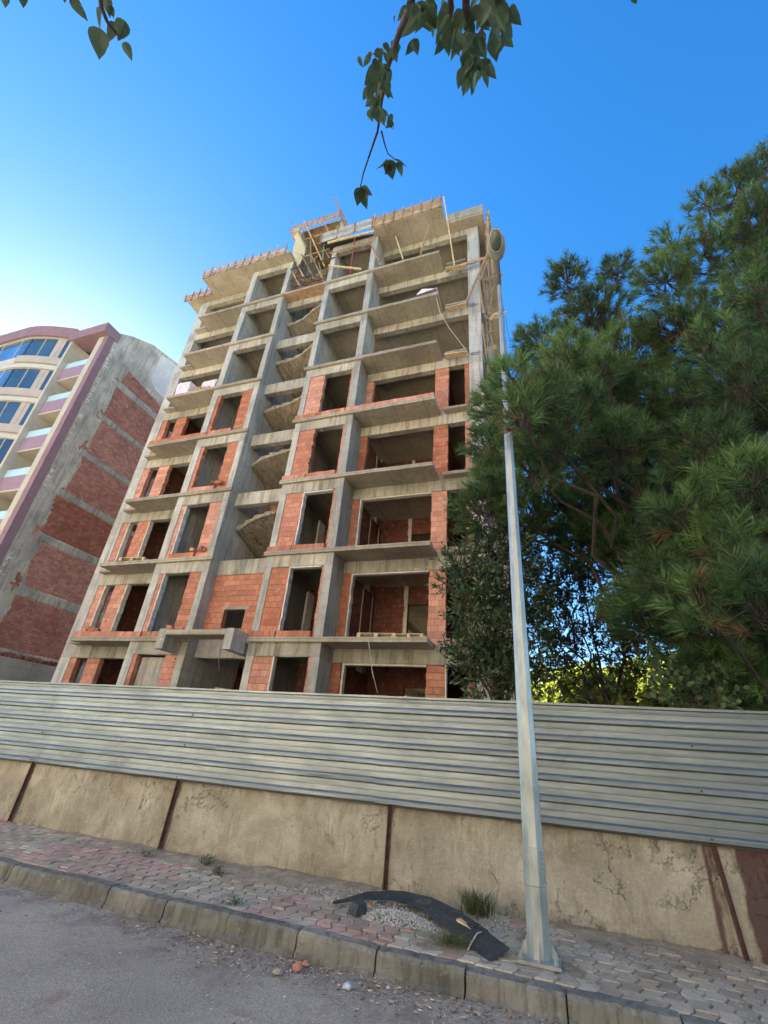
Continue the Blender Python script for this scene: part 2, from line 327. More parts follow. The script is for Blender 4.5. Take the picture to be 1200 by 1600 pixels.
GRASS = leafmat('grass_blades', (.07, .11, .03), (.28, .27, .11), .7, .3)
BARK = simple('bark', (.075, .052, .038), .95, 0, .45, 9, .9, (1, 1, .35))
TWIG = simple('twig', (.10, .055, .05), .85, 0, .3, 20, .2)
# ------------------------------------------------------------------ ground, road, kerb, pavement
YK, YP, YW = 4.58, 4.74, 6.25       # kerb front, kerb back, wall front
ZP = .17
b = MB(); b.grid(lambda u, v: (-400+800*u, -300+900*v, -.03), 8, 8); tag(b.build('ground', GROUND), kind='structure')
def hroad(x, y): return .006*math.sin(x*1.7+y*.6)+.004*math.sin(y*3.1+x*.9)
b = MB(); b.grid(lambda u, v: (-60+100*u, -9+13.62*v, hroad(-60+100*u, -9+13.62*v)), 300, 40); tag(b.build('road', ASPH, smooth=True), kind='structure')
b = MB(); b.box(-60, 60, YW+.2, 90, -.02, .92); tag(b.build('yard', GROUND), kind='structure')
# kerb stones: chamfered profile, each stone slightly out of line, in one kerb
b = MB(); xs = [-.08+.71*k for k in range(-45, 18)]
for i, x0 in enumerate(xs[:-1]):
    x1 = xs[i+1]-.012; dy = random.uniform(-.008, .008); dz = random.uniform(-.008, .006); tl = random.uniform(-.006, .006)
    prof = [(YK+.0, -.1), (YK+.0, .028), (YK+.022, .040), (YK+.028, ZP-.035), (YK+.05, ZP-.004), (YP, ZP), (YP, -.1)]
    n = 9; P = []
    for k in range(n+1):
        t = k/n; x = x0+(x1-x0)*t; e = .012 if k in (0, n) else 0
        for j, (py, pz) in enumerate(prof):
            q = random.uniform(-.004, .004) if 1 <= j <= 5 else 0
            P.append((x, py+dy+q+(e if 1 <= j <= 4 else 0), pz+dz+tl*(t-.5)*2+(q*.8 if j else 0)-(e*.4 if 3 <= j <= 5 else 0)))
    m = len(prof); F = [(k*m+j, (k+1)*m+j, (k+1)*m+j+1, k*m+j+1) for k in range(n) for j in range(m-1)]
    F += [tuple(range(m)), tuple(n*m+j for j in range(m))[::-1]]
    b.add(P, F, random.uniform(.85, 1.12))
tag(b.build('kerb', C_KERB), kind='structure')
# pavement: bedding sheet and zigzag pavers with open joints
b = MB(); b.box(-60, 40, YP-.01, YW+.3, -.05, ZP-.03); pv = b.build('pavement', BED); tag(pv, kind='structure')
pg, pp = MB(), MB(); PW, PL = .145, .19
def zig(x, y):      # wavy side of a paver column
    t = (y/PL*2) % 2.0; tri = t if t < 1 else 2-t
    return .020*(min(max((tri-.5)*3, -1), 1))
for i in range(int(-17/PW), int(6/PW)):
    off = (i % 2)*PL/2
    for j in range(-1, 9):
        y0 = YP+.01+j*PL+off; y1 = y0+PL; y0c = max(y0, YP+.006); y1c = min(y1, YW+.02)
        if y1c-y0c < .03: continue
        x0 = i*PW; x1 = x0+PW; g_ = .007
        ys = [y0c+g_ + (y1c-y0c-2*g_)*k/6 for k in range(7)]
        poly = [(x0+g_+zig(x0, y), y) for y in ys] + [(x1-g_+zig(x1, y), y) for y in ys[::-1]]
        z = ZP+random.uniform(-.006, .003)+.010*math.sin(x0*1.3)*math.sin(y0*2.1); tx, ty = random.uniform(-.035, .035), random.uniform(-.03, .03)
        cx_, cy_ = (x0+x1)/2, (y0c+y1c)/2; n = len(poly)
        top = [(cx_+(x-cx_)*.95, cy_+(y-cy_)*.95, z+(x-cx_)*tx+(y-cy_)*ty) for x, y in poly]; rim = [(x, y, z-.006+(x-cx_)*tx+(y-cy_)*ty) for x, y in poly]; low = [(x, y, z-.06) for x, y in poly]
        pink = random.random() > .07 and ((-6.3+.25*math.sin(y0*9) < x0 < -4.25-.15*math.sin(y0*7) and y0 < 5.85) or (-3.0 < x0 < -1.55 and y0 < 5.25+.2*math.sin(x0*4)) or (-9.4 < x0 < -8.1) or random.random() < .03)
        T = (pp if pink else pg)
        T.add(top+rim+low, [tuple(range(n))[::-1]]+[(k, (k+1)%n, n+(k+1)%n, n+k) for k in range(n)]+[(n+k, n+(k+1)%n, 2*n+(k+1)%n, 2*n+k) for k in range(n)], random.uniform(.78, 1.15))
for T, m in ((pg, PAV_G), (pp, PAV_P)): T.build('paving', m, pv)
# dirt lying on the pavement
def fbm(x, y):
    return (math.sin(x*2.1+1.3*math.sin(y*1.7))+.6*math.sin(x*5.3+y*4.1)+.4*math.sin(y*11.1-x*7.7)+.25*math.sin(x*19+y*13))/2.2
def dirt(x, y):
    h = -.036+.016*fbm(x, y)+.011*fbm(x*2.7+4, y*2.7)+.005*fbm(x*7.3, y*8.1)
    h += .060*math.exp(-((YW-y)/.24)**2) * (.65+.35*math.sin(x*1.9+.6))
    h += .055*math.exp(-(((x+3.0)/1.4)**2+((y-5.95)/.33)**2))
    h += .045*math.exp(-(((x+.9)/.85)**2+((y-4.98)/.34)**2)) + .035*math.exp(-(((x+.45)/.5)**2+((y-5.6)/.6)**2))
    h += .03*math.exp(-(((x+4.6)/.9)**2+((y-6.0)/.2)**2))
    return h
b = MB(); b.grid(lambda u, v: (-12+17*u, YP-.06+1.60*v, ZP+dirt(-12+17*u, YP-.06+1.6*v)-(.02 if v < .03 else 0)), 520, 60)
tag(b.build('loose_soil', SOIL, smooth=True), kind='stuff', label='dusty soil and grit heaped along the foot of the wall', cat='soil')
# ------------------------------------------------------------------ boundary wall and sheet fence
WT = 1.03
b = MB()
def wallp(u, v):
    x = -26+34*u; z = ZP-.06+(WT-ZP+.06)*v
    y = YW+.010*math.sin(x*1.3+z*2)+.006*math.sin(x*5.1+z*7.3)+.004*math.sin(x*13-z*17)
    if v > .999: z += .012*math.sin(x*3.3)+.008*math.sin(x*9.1)
    return (x, y, z)
b.grid(wallp, 680, 22); b.box(-26, 8, YW+.02, YW+.22, ZP-.06, WT-.012)
tag(b.build('boundary_wall', WALLM, smooth=True), 'low yellow-beige rendered wall along the pavement under the metal sheet fence', 'wall')
fe = empty('sheet_fence', (-2, YW, WT), 'corrugated galvanised metal sheet fence on top of the rendered wall', 'fence')
FB, FT = 1.015, 2.235
def fprof():        # (y offset towards street, z) of one sheet: flat pans and raised ribs
    P = [(0, FB)]; pitch = (FT-FB)/6
    for k in range(6):
        z = FB+k*pitch
        P += [(.006, z-.012), (-.026, z+.000), (-.042, z+.006), (-.044, z+.036), (-.036, z+.050), (-.004, z+.062), (.002, z+.070), (.002, z+pitch*.60), (-.003, z+pitch*.63), (-.003, z+pitch*.66), (.002, z+pitch*.71)]
    P += [(0, FT-.035), (-.028, FT-.024), (-.028, FT), (.01, FT)]
    return P
PR = fprof()
def fslope(x): return .0035*(x+2)          # the sheets follow a line that is not quite level
edges = [-24.0, -20.1, -16.2, -12.2, -8.1, -2.13, 3.75, 7.9]
dents = [(-2.9, 1.15, .02), (-4.7, 1.35, .025), (-4.55, 1.55, .018), (-.9, 1.72, -.012), (-7.2, 1.1, .02), (2.2, 1.12, .02), (.4, 1.45, -.01), (-5.6, 2.1, .02), (-3.6, 1.9, -.014)]
for i in range(len(edges)-1):
    x0, x1 = edges[i]-.04, edges[i+1]+.04; n = int((x1-x0)/.045); b = MB(); y0 = YW-.035-(.006 if i % 2 else 0)
    def P(k, j):
        x = x0+(x1-x0)*k/n; dy, z = PR[j]
        wv = .010*math.sin(x*.9+z*1.4+i*2.1)+.004*math.sin(x*2.9+z*5+i)+.0022*math.sin(x*7.3+z*11)
        for dx, dz_, a in dents: wv += a*math.exp(-(((x-dx)/.22)**2+((z-dz_)/.10)**2))
        return (x, y0+dy+wv, z+fslope(x)+.004*math.sin(x*1.9+i*3)*(1 if j in (0, 1, 2) else .4))
    m = len(PR); b.add([P(k, j) for k in range(n+1) for j in range(m)], [(k*m+j, (k+1)*m+j, (k+1)*m+j+1, k*m+j+1) for k in range(n) for j in range(m-1)], [1.0, .93, 1.03, .96, 1.04, 1.0, .90][i])
    b.build('metal_sheet', SHEET, fe)
b = MB(); b.bar((-24, YW-.01, FB-.012+fslope(-24)), (7.9, YW-.01, FB-.012+fslope(7.9)), .05, .03); b.bar((-24, YW+.04, FT-.15), (7.9, YW+.04, FT-.12), .04); b.build('bottom_rail', DARKST, fe)
for (xb, xt, lean) in ((-11.2, -11.15, 0), (-8.16, -8.13, 0), (-5.20, -5.17, 0), (-1.985, -1.98, 0), (1.43, 1.36, 0), (4.7, 4.62, 0)):
    b = MB(); a = Vector((xb, YW-.05, ZP-.05)); t = Vector((xt, YW-.035, FB-.01))
    b.bar(a, t, .012, .045); b.bar(a+Vector((.018, .02, 0)), t+Vector((.018, .02, 0)), .04, .008)
    o = b.build('angle_post', RUST, fe)
    for q in (.028, .434, .84):
        b = MB(); b.tube([(xt, YW-.074, FB+q+fslope(xt)), (xt, YW-.088, FB+q+fslope(xt))], .011, 6); b.build('bolt', RUST, fe)
kids(fe)
# ------------------------------------------------------------------ street lamp
LX, LY = -.275, 5.10
lamp = empty('street_lamp', (LX, LY, ZP), 'tall galvanised octagonal street lamp bolted to the pavement in front of the fence', 'street lamp')
def octa(mb, pts, rs, n=8, rot=math.pi/8):
    P = [];
    for (x, y, z), r in zip(pts, rs):
        for k in range(n): P.append((x+r*math.cos(rot+2*math.pi*k/n), y+r*math.sin(rot+2*math.pi*k/n), z))
    F = [(i*n+k, i*n+(k+1)%n, (i+1)*n+(k+1)%n, (i+1)*n+k) for i in range(len(pts)-1) for k in range(n)]
    mb.add(P, F+[tuple(range(n))[::-1], tuple((len(pts)-1)*n+k for k in range(n))])
zz = [ZP+.02, 1.0, 3, 6, 8.2, 9.0]; tx = .035
def lx(z): return LX+(z-ZP)/9*tx
b = MB(); octa(b, [(lx(z), LY, z) for z in zz], [.098, .090, .074, .052, .037, .032]); b.build('pole', GALV, lamp)
b = MB(); octa(b, [(lx(z), LY, z) for z in (.66, .665, .925, .93)], [.094, .098, .0965, .0925]); b.build('sleeve', GALV, lamp)
b = MB()
for k in range(8):      # sealant and tape crumpled on the sleeve
    b.tube([(lx(.7)+.075+random.uniform(-.01, .01), LY-.062+random.uniform(-.01, .0), .68+.03*k), (lx(.7)+.082, LY-.06, .70+.03*k)], .006, 5)
b.build('sealant', GALV, lamp, True)
b = MB(); b.box(LX-.165, LX+.165, LY-.165, LY+.165, ZP+.01, ZP+.032)
bp = b.build('base_plate', GALV, lamp)
for sx_ in (-1, 1):
    for sy_ in (-1, 1):
        b = MB(); x, y = LX+sx_*.13, LY+sy_*.13; octa(b, [(x, y, ZP+.034), (x, y, ZP+.058)], [.02, .02], 6); b.tube([(x, y, ZP+.03), (x, y, ZP+.085)], .010, 8); b.build('anchor_bolt', GALV, lamp)
for (dx, dy) in ((1, 0), (-1, 0), (0, 1), (0, -1)):
    b = MB(); pts = [(.085, ZP+.034), (.15, ZP+.034), (.09, ZP+.16)]
    t = .004
    if dx: b.prism([(LX+dx*p[0], p[1]) for p in pts], 'y', LY-t, LY+t)
    else: b.prism([(LY+dy*p[0], p[1]) for p in pts], 'x', LX-t, LX+t)
    b.build('gusset', GALV, lamp)
H0 = Vector((lx(9), LY, 9.0)); H1 = Vector((lx(9)-.0, LY-.05, 9.13)); hd = Vector((.03, -.80, .60)).normalized(); hs_ = Vector((1, 0, .0)); hs_ = (hs_-hd*hs_.dot(hd)).normalized(); hn = hs_.cross(hd).normalized()
if hn.z < 0: hn = -hn
b = MB(); b.tube([(lx(8.6), LY, 8.6), H0, H1, H1+hd*.1], [.036, .034, .032, .032], 10); b.build('bracket', DARKST, lamp, True)
HL = .50; HS = H1+hd*.04
def head(scale, nlo, nhi, z0, z1):
    mb = MB(); prof = []
    N = 22; Mr = 10; P = []
    for i in range(N+1):
        t = i/N; wd = (.04+.095*math.sin(math.pi*min(1, t*1.02)**.85)**.75) if 0 < t < 1 else .045 if t == 0 else .012
        for j in range(Mr+1):
            a = math.pi*j/Mr; P.append(HS+hd*(HL*t)+hs_*(wd*scale*math.cos(a))+hn*(z0+(z1-z0)*math.sin(a)*(math.sin(math.pi*(t*.86+.10))**.6)))
    F = [(i*(Mr+1)+j, i*(Mr+1)+j+1, (i+1)*(Mr+1)+j+1, (i+1)*(Mr+1)+j) for i in range(N) for j in range(Mr)]
    F += [(i*(Mr+1), (i+1)*(Mr+1), (i+1)*(Mr+1)+Mr, i*(Mr+1)+Mr) for i in range(N)]
    mb.add(P, F); return mb
head(1.0, 0, 0, .0, -.055).build('lamp_housing', GREYST, lamp, True)
head(1.10, 0, 0, .006, .12).build('lamp_cover', GREYTOP, lamp, True)
b = MB(); P = []; cc = HS+hd*(HL*.60)-hn*.052
for i in range(7):
    r = 1-(i/6)**2*.999; 
    for k in range(24): a = 2*math.pi*k/24; P.append(cc+hd*(.160*math.cos(a)*math.sqrt(r))+hs_*(.098*math.sin(a)*math.sqrt(r))-hn*(.045*i/6))
b.add(P, [(i*24+k, i*24+(k+1)%24, (i+1)*24+(k+1)%24, (i+1)*24+k) for i in range(6) for k in range(24)]); b.build('lamp_glass', LAMPG, lamp, True)
b = MB(); b.tube([cc+hd*(.168*math.cos(2*math.pi*k/28))+hs_*(.105*math.sin(2*math.pi*k/28))-hn*.004 for k in range(29)], .011, 6); b.build('glass_rim', GREYTOP, lamp, True)
kids(lamp)
# ------------------------------------------------------------------ things lying on the pavement
b = MB(); ctl = [(-2.24, 5.38, .20), (-2.02, 5.64, .235), (-1.72, 5.80, .255), (-1.38, 5.70, .262), (-1.08, 5.45, .25), (-.82, 5.17, .235), (-.57, 4.93, .205)]
wid = [.02, .11, .17, .22, .25, .25, .21]
def cr_(P, t):
    n = len(P)-1; k = min(int(t*n), n-1); f = t*n-k; p = [Vector(P[max(0, min(n, k+i))]) for i in (-1, 0, 1, 2)]
    return .5*((2*p[1])+(-p[0]+p[2])*f+(2*p[0]-5*p[1]+4*p[2]-p[3])*f*f+(-p[0]+3*p[1]-3*p[2]+p[3])*f**3)
N = 40; P = []
for k in range(N+1):
    t = k/N; c = cr_(ctl, t); d = (cr_(ctl, min(1, t+.01))-cr_(ctl, max(0, t-.01))).normalized(); wv = np.interp(t*6, range(7), wid)
    side = d.cross(Vector((0, 0, 1))).normalized(); side = (side+Vector((0, 0, -.30))).normalized(); nn = side.cross(d).normalized()
    if nn.z < 0: nn = -nn
    for j in range(7): s_ = j/6-.5; P.append(c+side*(s_*wv)+nn*(.002+.010*math.cos(s_*math.pi)+.004*math.sin(t*40+j))+side*(random.uniform(-.006, .006) if j in (0, 6) else 0))
    for j in range(7): s_ = .5-j/6; P.append(c+side*(s_*wv)-nn*.004)
b.add(P, [(k*14+j, k*14+(j+1)%14, (k+1)*14+(j+1)%14, (k+1)*14+j) for k in range(N) for j in range(14)]+[tuple(range(14)), tuple(N*14+j for j in range(14))[::-1]])
bb = empty('curved_board', (-1.4, 5.4, ZP), 'long curved black board lying arched over white gravel beside the street lamp', 'board'); b.build('board_panel', BOARD, bb)
b = MB(); b.tube([cr_(ctl, .86)+Vector(q) for q in ((.05, .14, .02), (0, 0, .03), (-.04, -.10, -.02), (-.07, -.16, -.07))], .007, 6); b.build('binding_wire', ROPE, bb, True); kids(bb)
b = MB(); b.bar((-.98, 5.36, .27), (-.57, 5.02, .20), .045, .02); tag(b.build('timber_offcut', PALLET), 'thin pale wooden stick beside the lower end of the black board', 'wood')
b = MB(); b.add([(-2.04, 5.28, .19), (-1.93, 5.20, .18), (-1.84, 5.33, .19), (-1.95, 5.40, .21), (-2.0, 5.30, .26), (-1.92, 5.26, .25), (-1.88, 5.33, .27), (-1.95, 5.37, .28)], [(0, 1, 5, 4), (1, 2, 6, 5), (2, 3, 7, 6), (3, 0, 4, 7), (4, 5, 6, 7), (0, 3, 2, 1)])
tag(b.build('board_fragment', BOARD), 'small black broken fragment next to the left tip of the curved board', 'fragment')
# gravel heap: a low mound plus many pebbles
def pebbles(name, n, cx_, cy_, rx, ry, base, hgt, smin, smax, mat, label, cat):
    mb = MB()
    for _ in range(n):
        a = random.uniform(0, 6.283); r = math.sqrt(random.random()); x = cx_+rx*r*math.cos(a); y = cy_+ry*r*math.sin(a); z = base+hgt*max(0, 1-r*r)+random.uniform(-.004, .006)
        s = random.uniform(smin, smax); q = [Vector((random.uniform(.5, 1)*s*sx_, random.uniform(.5, 1)*s*sy_, random.uniform(.4, .9)*s*sz_)) for sx_, sy_, sz_ in ((1,0,0),(-1,0,0),(0,1,0),(0,-1,0),(0,0,1),(0,0,-1))]
        rm = Matrix.Rotation(random.uniform(0, 6), 3, Vector((random.random(), random.random(), random.random()+.1)).normalized())
        mb.add([Vector((x, y, z))+rm @ p for p in q], [(0,2,4),(2,1,4),(1,3,4),(3,0,4),(2,0,5),(1,2,5),(3,1,5),(0,3,5)], random.uniform(.6, 1.1))
    return tag(mb.build(name, mat), label, cat, kind='stuff')
pebbles('gravel_heap', 2200, -1.55, 5.36, .40, .20, ZP-.01, .075, .005, .018, GRAVEL, 'heap of white gravel under the arched black board', 'gravel')
pebbles('grit', 900, -1.7, 5.80, 1.2, .38, ZP+.01, .03, .005, .016, GRAVEL, 'loose white grit scattered at the foot of the wall by the post', 'grit')
# loose grit and dry leaves in the gutter
LITTER = simple('litter', (.38, .29, .21), .9, 0, .5, 30, .2)
mb = MB()
for _ in range(5200):
    x = random.uniform(-6.0, 2.4); dense = math.exp(-((x+2.6)/1.0)**2)+math.exp(-((x+.8)/1.2)**2)+.12
    if random.random() > dense: continue
    y = YK-.01-abs(random.gauss(0, .22)); z = hroad(x, y)+.006; s = random.uniform(.004, .026)
    a = random.uniform(0, 6.28); el_ = random.uniform(.3, 1); cth, sth = math.cos(a), math.sin(a)
    q = [(-1, 0, random.uniform(0, .4)), (0, -.45*el_, 0), (1, 0, random.uniform(0, .5)), (.1, .45*el_, random.uniform(0, .3))]
    mb.add([(x+s*(u*cth-v*sth), y+s*(u*sth+v*cth), z+s*w_) for u, v, w_ in q], [(0, 1, 2), (0, 2, 3)], random.choice((.35, .6, .9, 1.2, 1.6)))
tag(mb.build('gutter_litter', LITTER), 'dry leaves, grit and splinters strewn along the foot of the kerb', 'litter', kind='stuff')
mb = MB()
for _ in range(700):
    x = random.uniform(-6, 1.5); y = random.uniform(2.4, 4.5); s = random.uniform(.003, .011)
    mb.add([(x-s, y, hroad(x, y)+.001), (x, y-s*.8, hroad(x, y)+.001), (x+s, y, hroad(x, y)+s*.5), (x, y+s*.7, hroad(x, y)+s*.7)], [(0, 1, 2), (0, 2, 3), (0, 1, 3)], random.choice((.5, 1, 1.5, 1.9)))
tag(mb.build('road_grit', LITTER), 'small pale chips and grit scattered over the asphalt', 'grit', kind='stuff')
mb = MB()
for _ in range(2600):
    x = random.gauss(.45, .75); y = min(YW-.03, random.gauss(5.85, .3))
    if y < YP+.05: continue
    a = random.uniform(0, 6.283); L = random.uniform(.02, .07); w_ = .0018; z = ZP+max(.004, dirt(x, y)+.004)+random.uniform(0, .012)
    mb.add([(x-w_*math.sin(a), y+w_*math.cos(a), z), (x+w_*math.sin(a), y-w_*math.cos(a), z), (x+L*math.cos(a), y+L*math.sin(a), z+random.uniform(-.002, .012))], [(0, 1, 2)], random.uniform(.5, 1.3))
tag(mb.build('pine_litter', simple('dead_needles', (.26, .14, .085), .9, 0, .4, 20, 0)), 'reddish brown fallen pine needles strewn on the pavers right of the lamp post', 'pine litter', kind='stuff')
mb = MB()
for _ in range(700):
    x = random.uniform(-6, 2.2); y = random.uniform(YP+.02, YW-.03); z = ZP+max(.006, dirt(x, y)+.006); s_ = random.uniform(.006, .02); a = random.uniform(0, 6.28)
    mb.add([(x+s_*math.cos(a+q), y+s_*.7*math.sin(a+q), z+random.uniform(0, .01)) for q in (0, 1.5, 3.1, 4.6)], [(0, 1, 2), (0, 2, 3)], random.choice((.4, .7, 1, 1.4, 1.7)))
tag(mb.build('pavement_litter', LITTER), 'leaf scraps, chips and grit strewn over the pavers', 'litter', kind='stuff')
def chunk(name, loc, s, mat, label, cat, seed):
    r = random.Random(seed); mb = MB(); P = []; n = 7
    for lv in range(3):
        for k in range(n):
            a = 6.283*k/n; q = s*(1, .85, .45)[lv]*r.uniform(.6, 1.1); P.append((loc[0]+q*math.cos(a), loc[1]+q*math.sin(a)*.8, loc[2]+s*.32*lv*r.uniform(.7, 1.2)))
    mb.add(P, [(l*n+k, l*n+(k+1)%n, (l+1)*n+(k+1)%n, (l+1)*n+k) for l in range(2) for k in range(n)]+[tuple(2*n+k for k in range(n)), tuple(range(n))[::-1]])
    return tag(mb.build(name, mat), label, cat)
p_ = atz(465, 1512, .01); chunk('brick_fragment', (p_.x, p_.y, .005), .055, B_NEW, 'largest orange broken brick piece in the gutter left of the crumpled foil', 'brick piece', 3)
p_ = atz(478, 1506, .01); chunk('brick_fragment', (p_.x, p_.y, .005), .035, B_NEW, 'smaller orange brick chip touching the right side of the larger broken piece', 'brick piece', 5)
p_ = atz(640, 1455, ZP); chunk('brick_fragment', (p_.x, p_.y, ZP), .035, B_NEW, 'orange brick chip on the pavers below the middle of the black board', 'brick piece', 8)
p_ = atz(577, 1416, .24); chunk('brick_fragment', (p_.x, p_.y, ZP+.07), .035, B_NEW, 'orange brick chip on top of the gravel heap under the black board', 'brick piece', 9)
p_ = atz(435, 1519, .01); chunk('stone', (p_.x, p_.y, .005), .05, C_PARTY, 'flat grey stone on the asphalt left of the orange brick pieces', 'stone', 12)
p_ = atz(606, 1543, .01); chunk('stone', (p_.x, p_.y, .005), .022, GRAVEL, 'small round cream pebble at the kerb below the black board', 'stone', 14)
p_ = atz(543, 1543, .01); chunk('foil_scrap', (p_.x, p_.y, .005), .05, simple('foil', (.62, .64, .64), .35, .5, .3, 40, .6), 'crumpled silvery foil scrap at the foot of the kerb', 'litter', 21)
def tuft(name, base, n, hgt, spread, mat, label, cat, seed, wid_=.006, droop=.6):
    r = random.Random(seed); mb = MB(); bx_, by_, bz_ = base
    for _ in range(n):
        a = r.uniform(0, 6.283); ln = hgt*r.uniform(.5, 1.1); ox, oy = r.gauss(0, spread*.25), r.gauss(0, spread*.2); dx, dy = math.cos(a), math.sin(a); lean = r.uniform(.1, 1)*spread
        w2 = wid_*r.uniform(.6, 1.2); sx_, sy_ = -dy*w2, dx*w2; P = []
        for k in range(4):
            t = k/4; x = bx_+ox+dx*lean*t**1.4; y = by_+oy+dy*lean*t**1.4; z = bz_+ln*(t-droop*.5*t*t); P += [(x-sx_*(1-t*.7), y-sy_*(1-t*.7), z), (x+sx_*(1-t*.7), y+sy_*(1-t*.7), z)]
        P.append((bx_+ox+dx*lean, by_+oy+dy*lean, bz_+ln*(1-droop*.5)))
        mb.add(P, [(0, 1, 3, 2), (2, 3, 5, 4), (4, 5, 7, 6), (6, 7, 8)], r.random())
    return tag(mb.build(name, mat), label, cat)
tuft('grass_tuft', (-.92, 5.99, ZP+.02), 260, .27, .26, GRASS, 'tall green grass tuft growing against the wall behind the black board', 'grass', 1)
tuft('grass_tuft', (-.98, 4.98, ZP+.03), 200, .09, .25, GRASS, 'dry yellowish grass clump between the black board and the kerb', 'grass', 2, .004)
def weed(base, n, hgt, spread, label, seed, mat=LAUREL):
    r = random.Random(seed); mb = MB()
    for _ in range(n):
        x = base[0]+r.gauss(0, spread); y = base[1]+r.gauss(0, spread*.8); z = base[2]+r.uniform(.0, hgt); s = r.uniform(.010, .022); a = r.uniform(0, 6.283); tl = r.uniform(-.5, .9)
        d = Vector((math.cos(a), math.sin(a), tl)).normalized(); q = d.cross(Vector((0, 0, 1))).normalized()*s*.35; p = Vector((x, y, z))
        mb.add([p-d*s, p+q, p+d*s, p-q], [(0, 1, 2, 3)], r.random())
    return tag(mb.build('weed', mat), label, 'weed')
WEED = leafmat('weed_leaves', (.06, .10, .03), (.16, .22, .08), .6, .3)
p_ = atz(322, 1352, ZP); weed((p_.x, p_.y, ZP), 320, .10, .055, 'upper green weed clump growing between the grey pavers', 4, WEED)
p_ = atz(340, 1366, ZP); weed((p_.x, p_.y, ZP), 240, .08, .05, 'lower green weed clump growing between the grey pavers', 6, WEED)
p_ = atz(365, 1412, ZP); weed((p_.x, p_.y, ZP), 140, .05, .045, 'sparse low weed rooted in the joint behind the kerb', 7, WEED)
p_ = atz(228, 1338, ZP); weed((p_.x, p_.y, ZP+.02), 120, .04, .06, 'sparse small weed on the dirt heap near the second post', 9, WEED)
# ------------------------------------------------------------------ the unfinished apartment building
def ZS(k): return 1.55 if k == 0 else 4.525+2.975*(k-1)
BL = empty('unfinished_building', (-10, 13.5, .92), 'tall unfinished concrete frame apartment building with orange brick infill and bare balconies', 'building')
YC, YL, YR, YS, YB = 12.60, 12.50, 13.50, 13.05, 24.0
BD = .58
def part(name, mat, *boxes, smooth=False):
    mb = MB()
    for q in boxes: mb.box(*q)
    return mb.build(name, mat, BL, smooth)
# columns and shear walls: full height, butted storey by storey with slightly uneven pour joints
def column(x0, x1, y0, y1, top=25.35, name='column'):
    mb = MB(); z = .8
    for k in range(9):
        z1 = ZS(k)-BD if k else 1.50
        if k == 8: z1 = top
        j = random.uniform(-.008, .008)
        mb.box(x0+j, x1+j, y0+abs(j), y1, z, z1, random.uniform(.9, 1.08)); z = z1
        if k < 8 and k > 0:
            mb.box(x0, x1, y0+.004, y1, z, ZS(k), random.uniform(.82, .95)); z = ZS(k)
    return mb.build(name, C_COL, BL)
column(-18.40, -17.85, YR, 14.1); column(-2.02, -1.49, YR, 14.25)
column(-14.05, -13.72, YC, 15.6, name='shear_wall'); column(-11.75, -11.48, YC, 15.6, name='shear_wall')
column(-9.07, -8.81, YC, 15.6, name='shear_wall'); column(-6.78, -6.48, YC, YR+.25)
for x in (-17.9, -13.4, -6.6, -1.95):
    column(x, x+.45, 18.3, 18.8); column(x, x+.45, 23.5, 23.98)
mark = MB()
for (cx_, z, n) in ((-1.78, 22.35, 7), (-1.76, 19.35, 8), (-1.76, 16.35, 9), (-1.76, 13.4, 6)):       # scrawled site marks on the corner column
    for k in range(n):
        x = cx_-.17+.34*k/n; mark.bar((x, YR-.004, z+random.uniform(-.09, .0)), (x+random.uniform(0, .07), YR-.004, z+random.uniform(.04, .12)), .014, .006)
    mark.bar((cx_-.17, YR-.004, z-.08), (cx_+.15, YR-.004, z-.10), .012, .006)
tag(mark.build('site_marking', MARK, BL), kind='stuff')
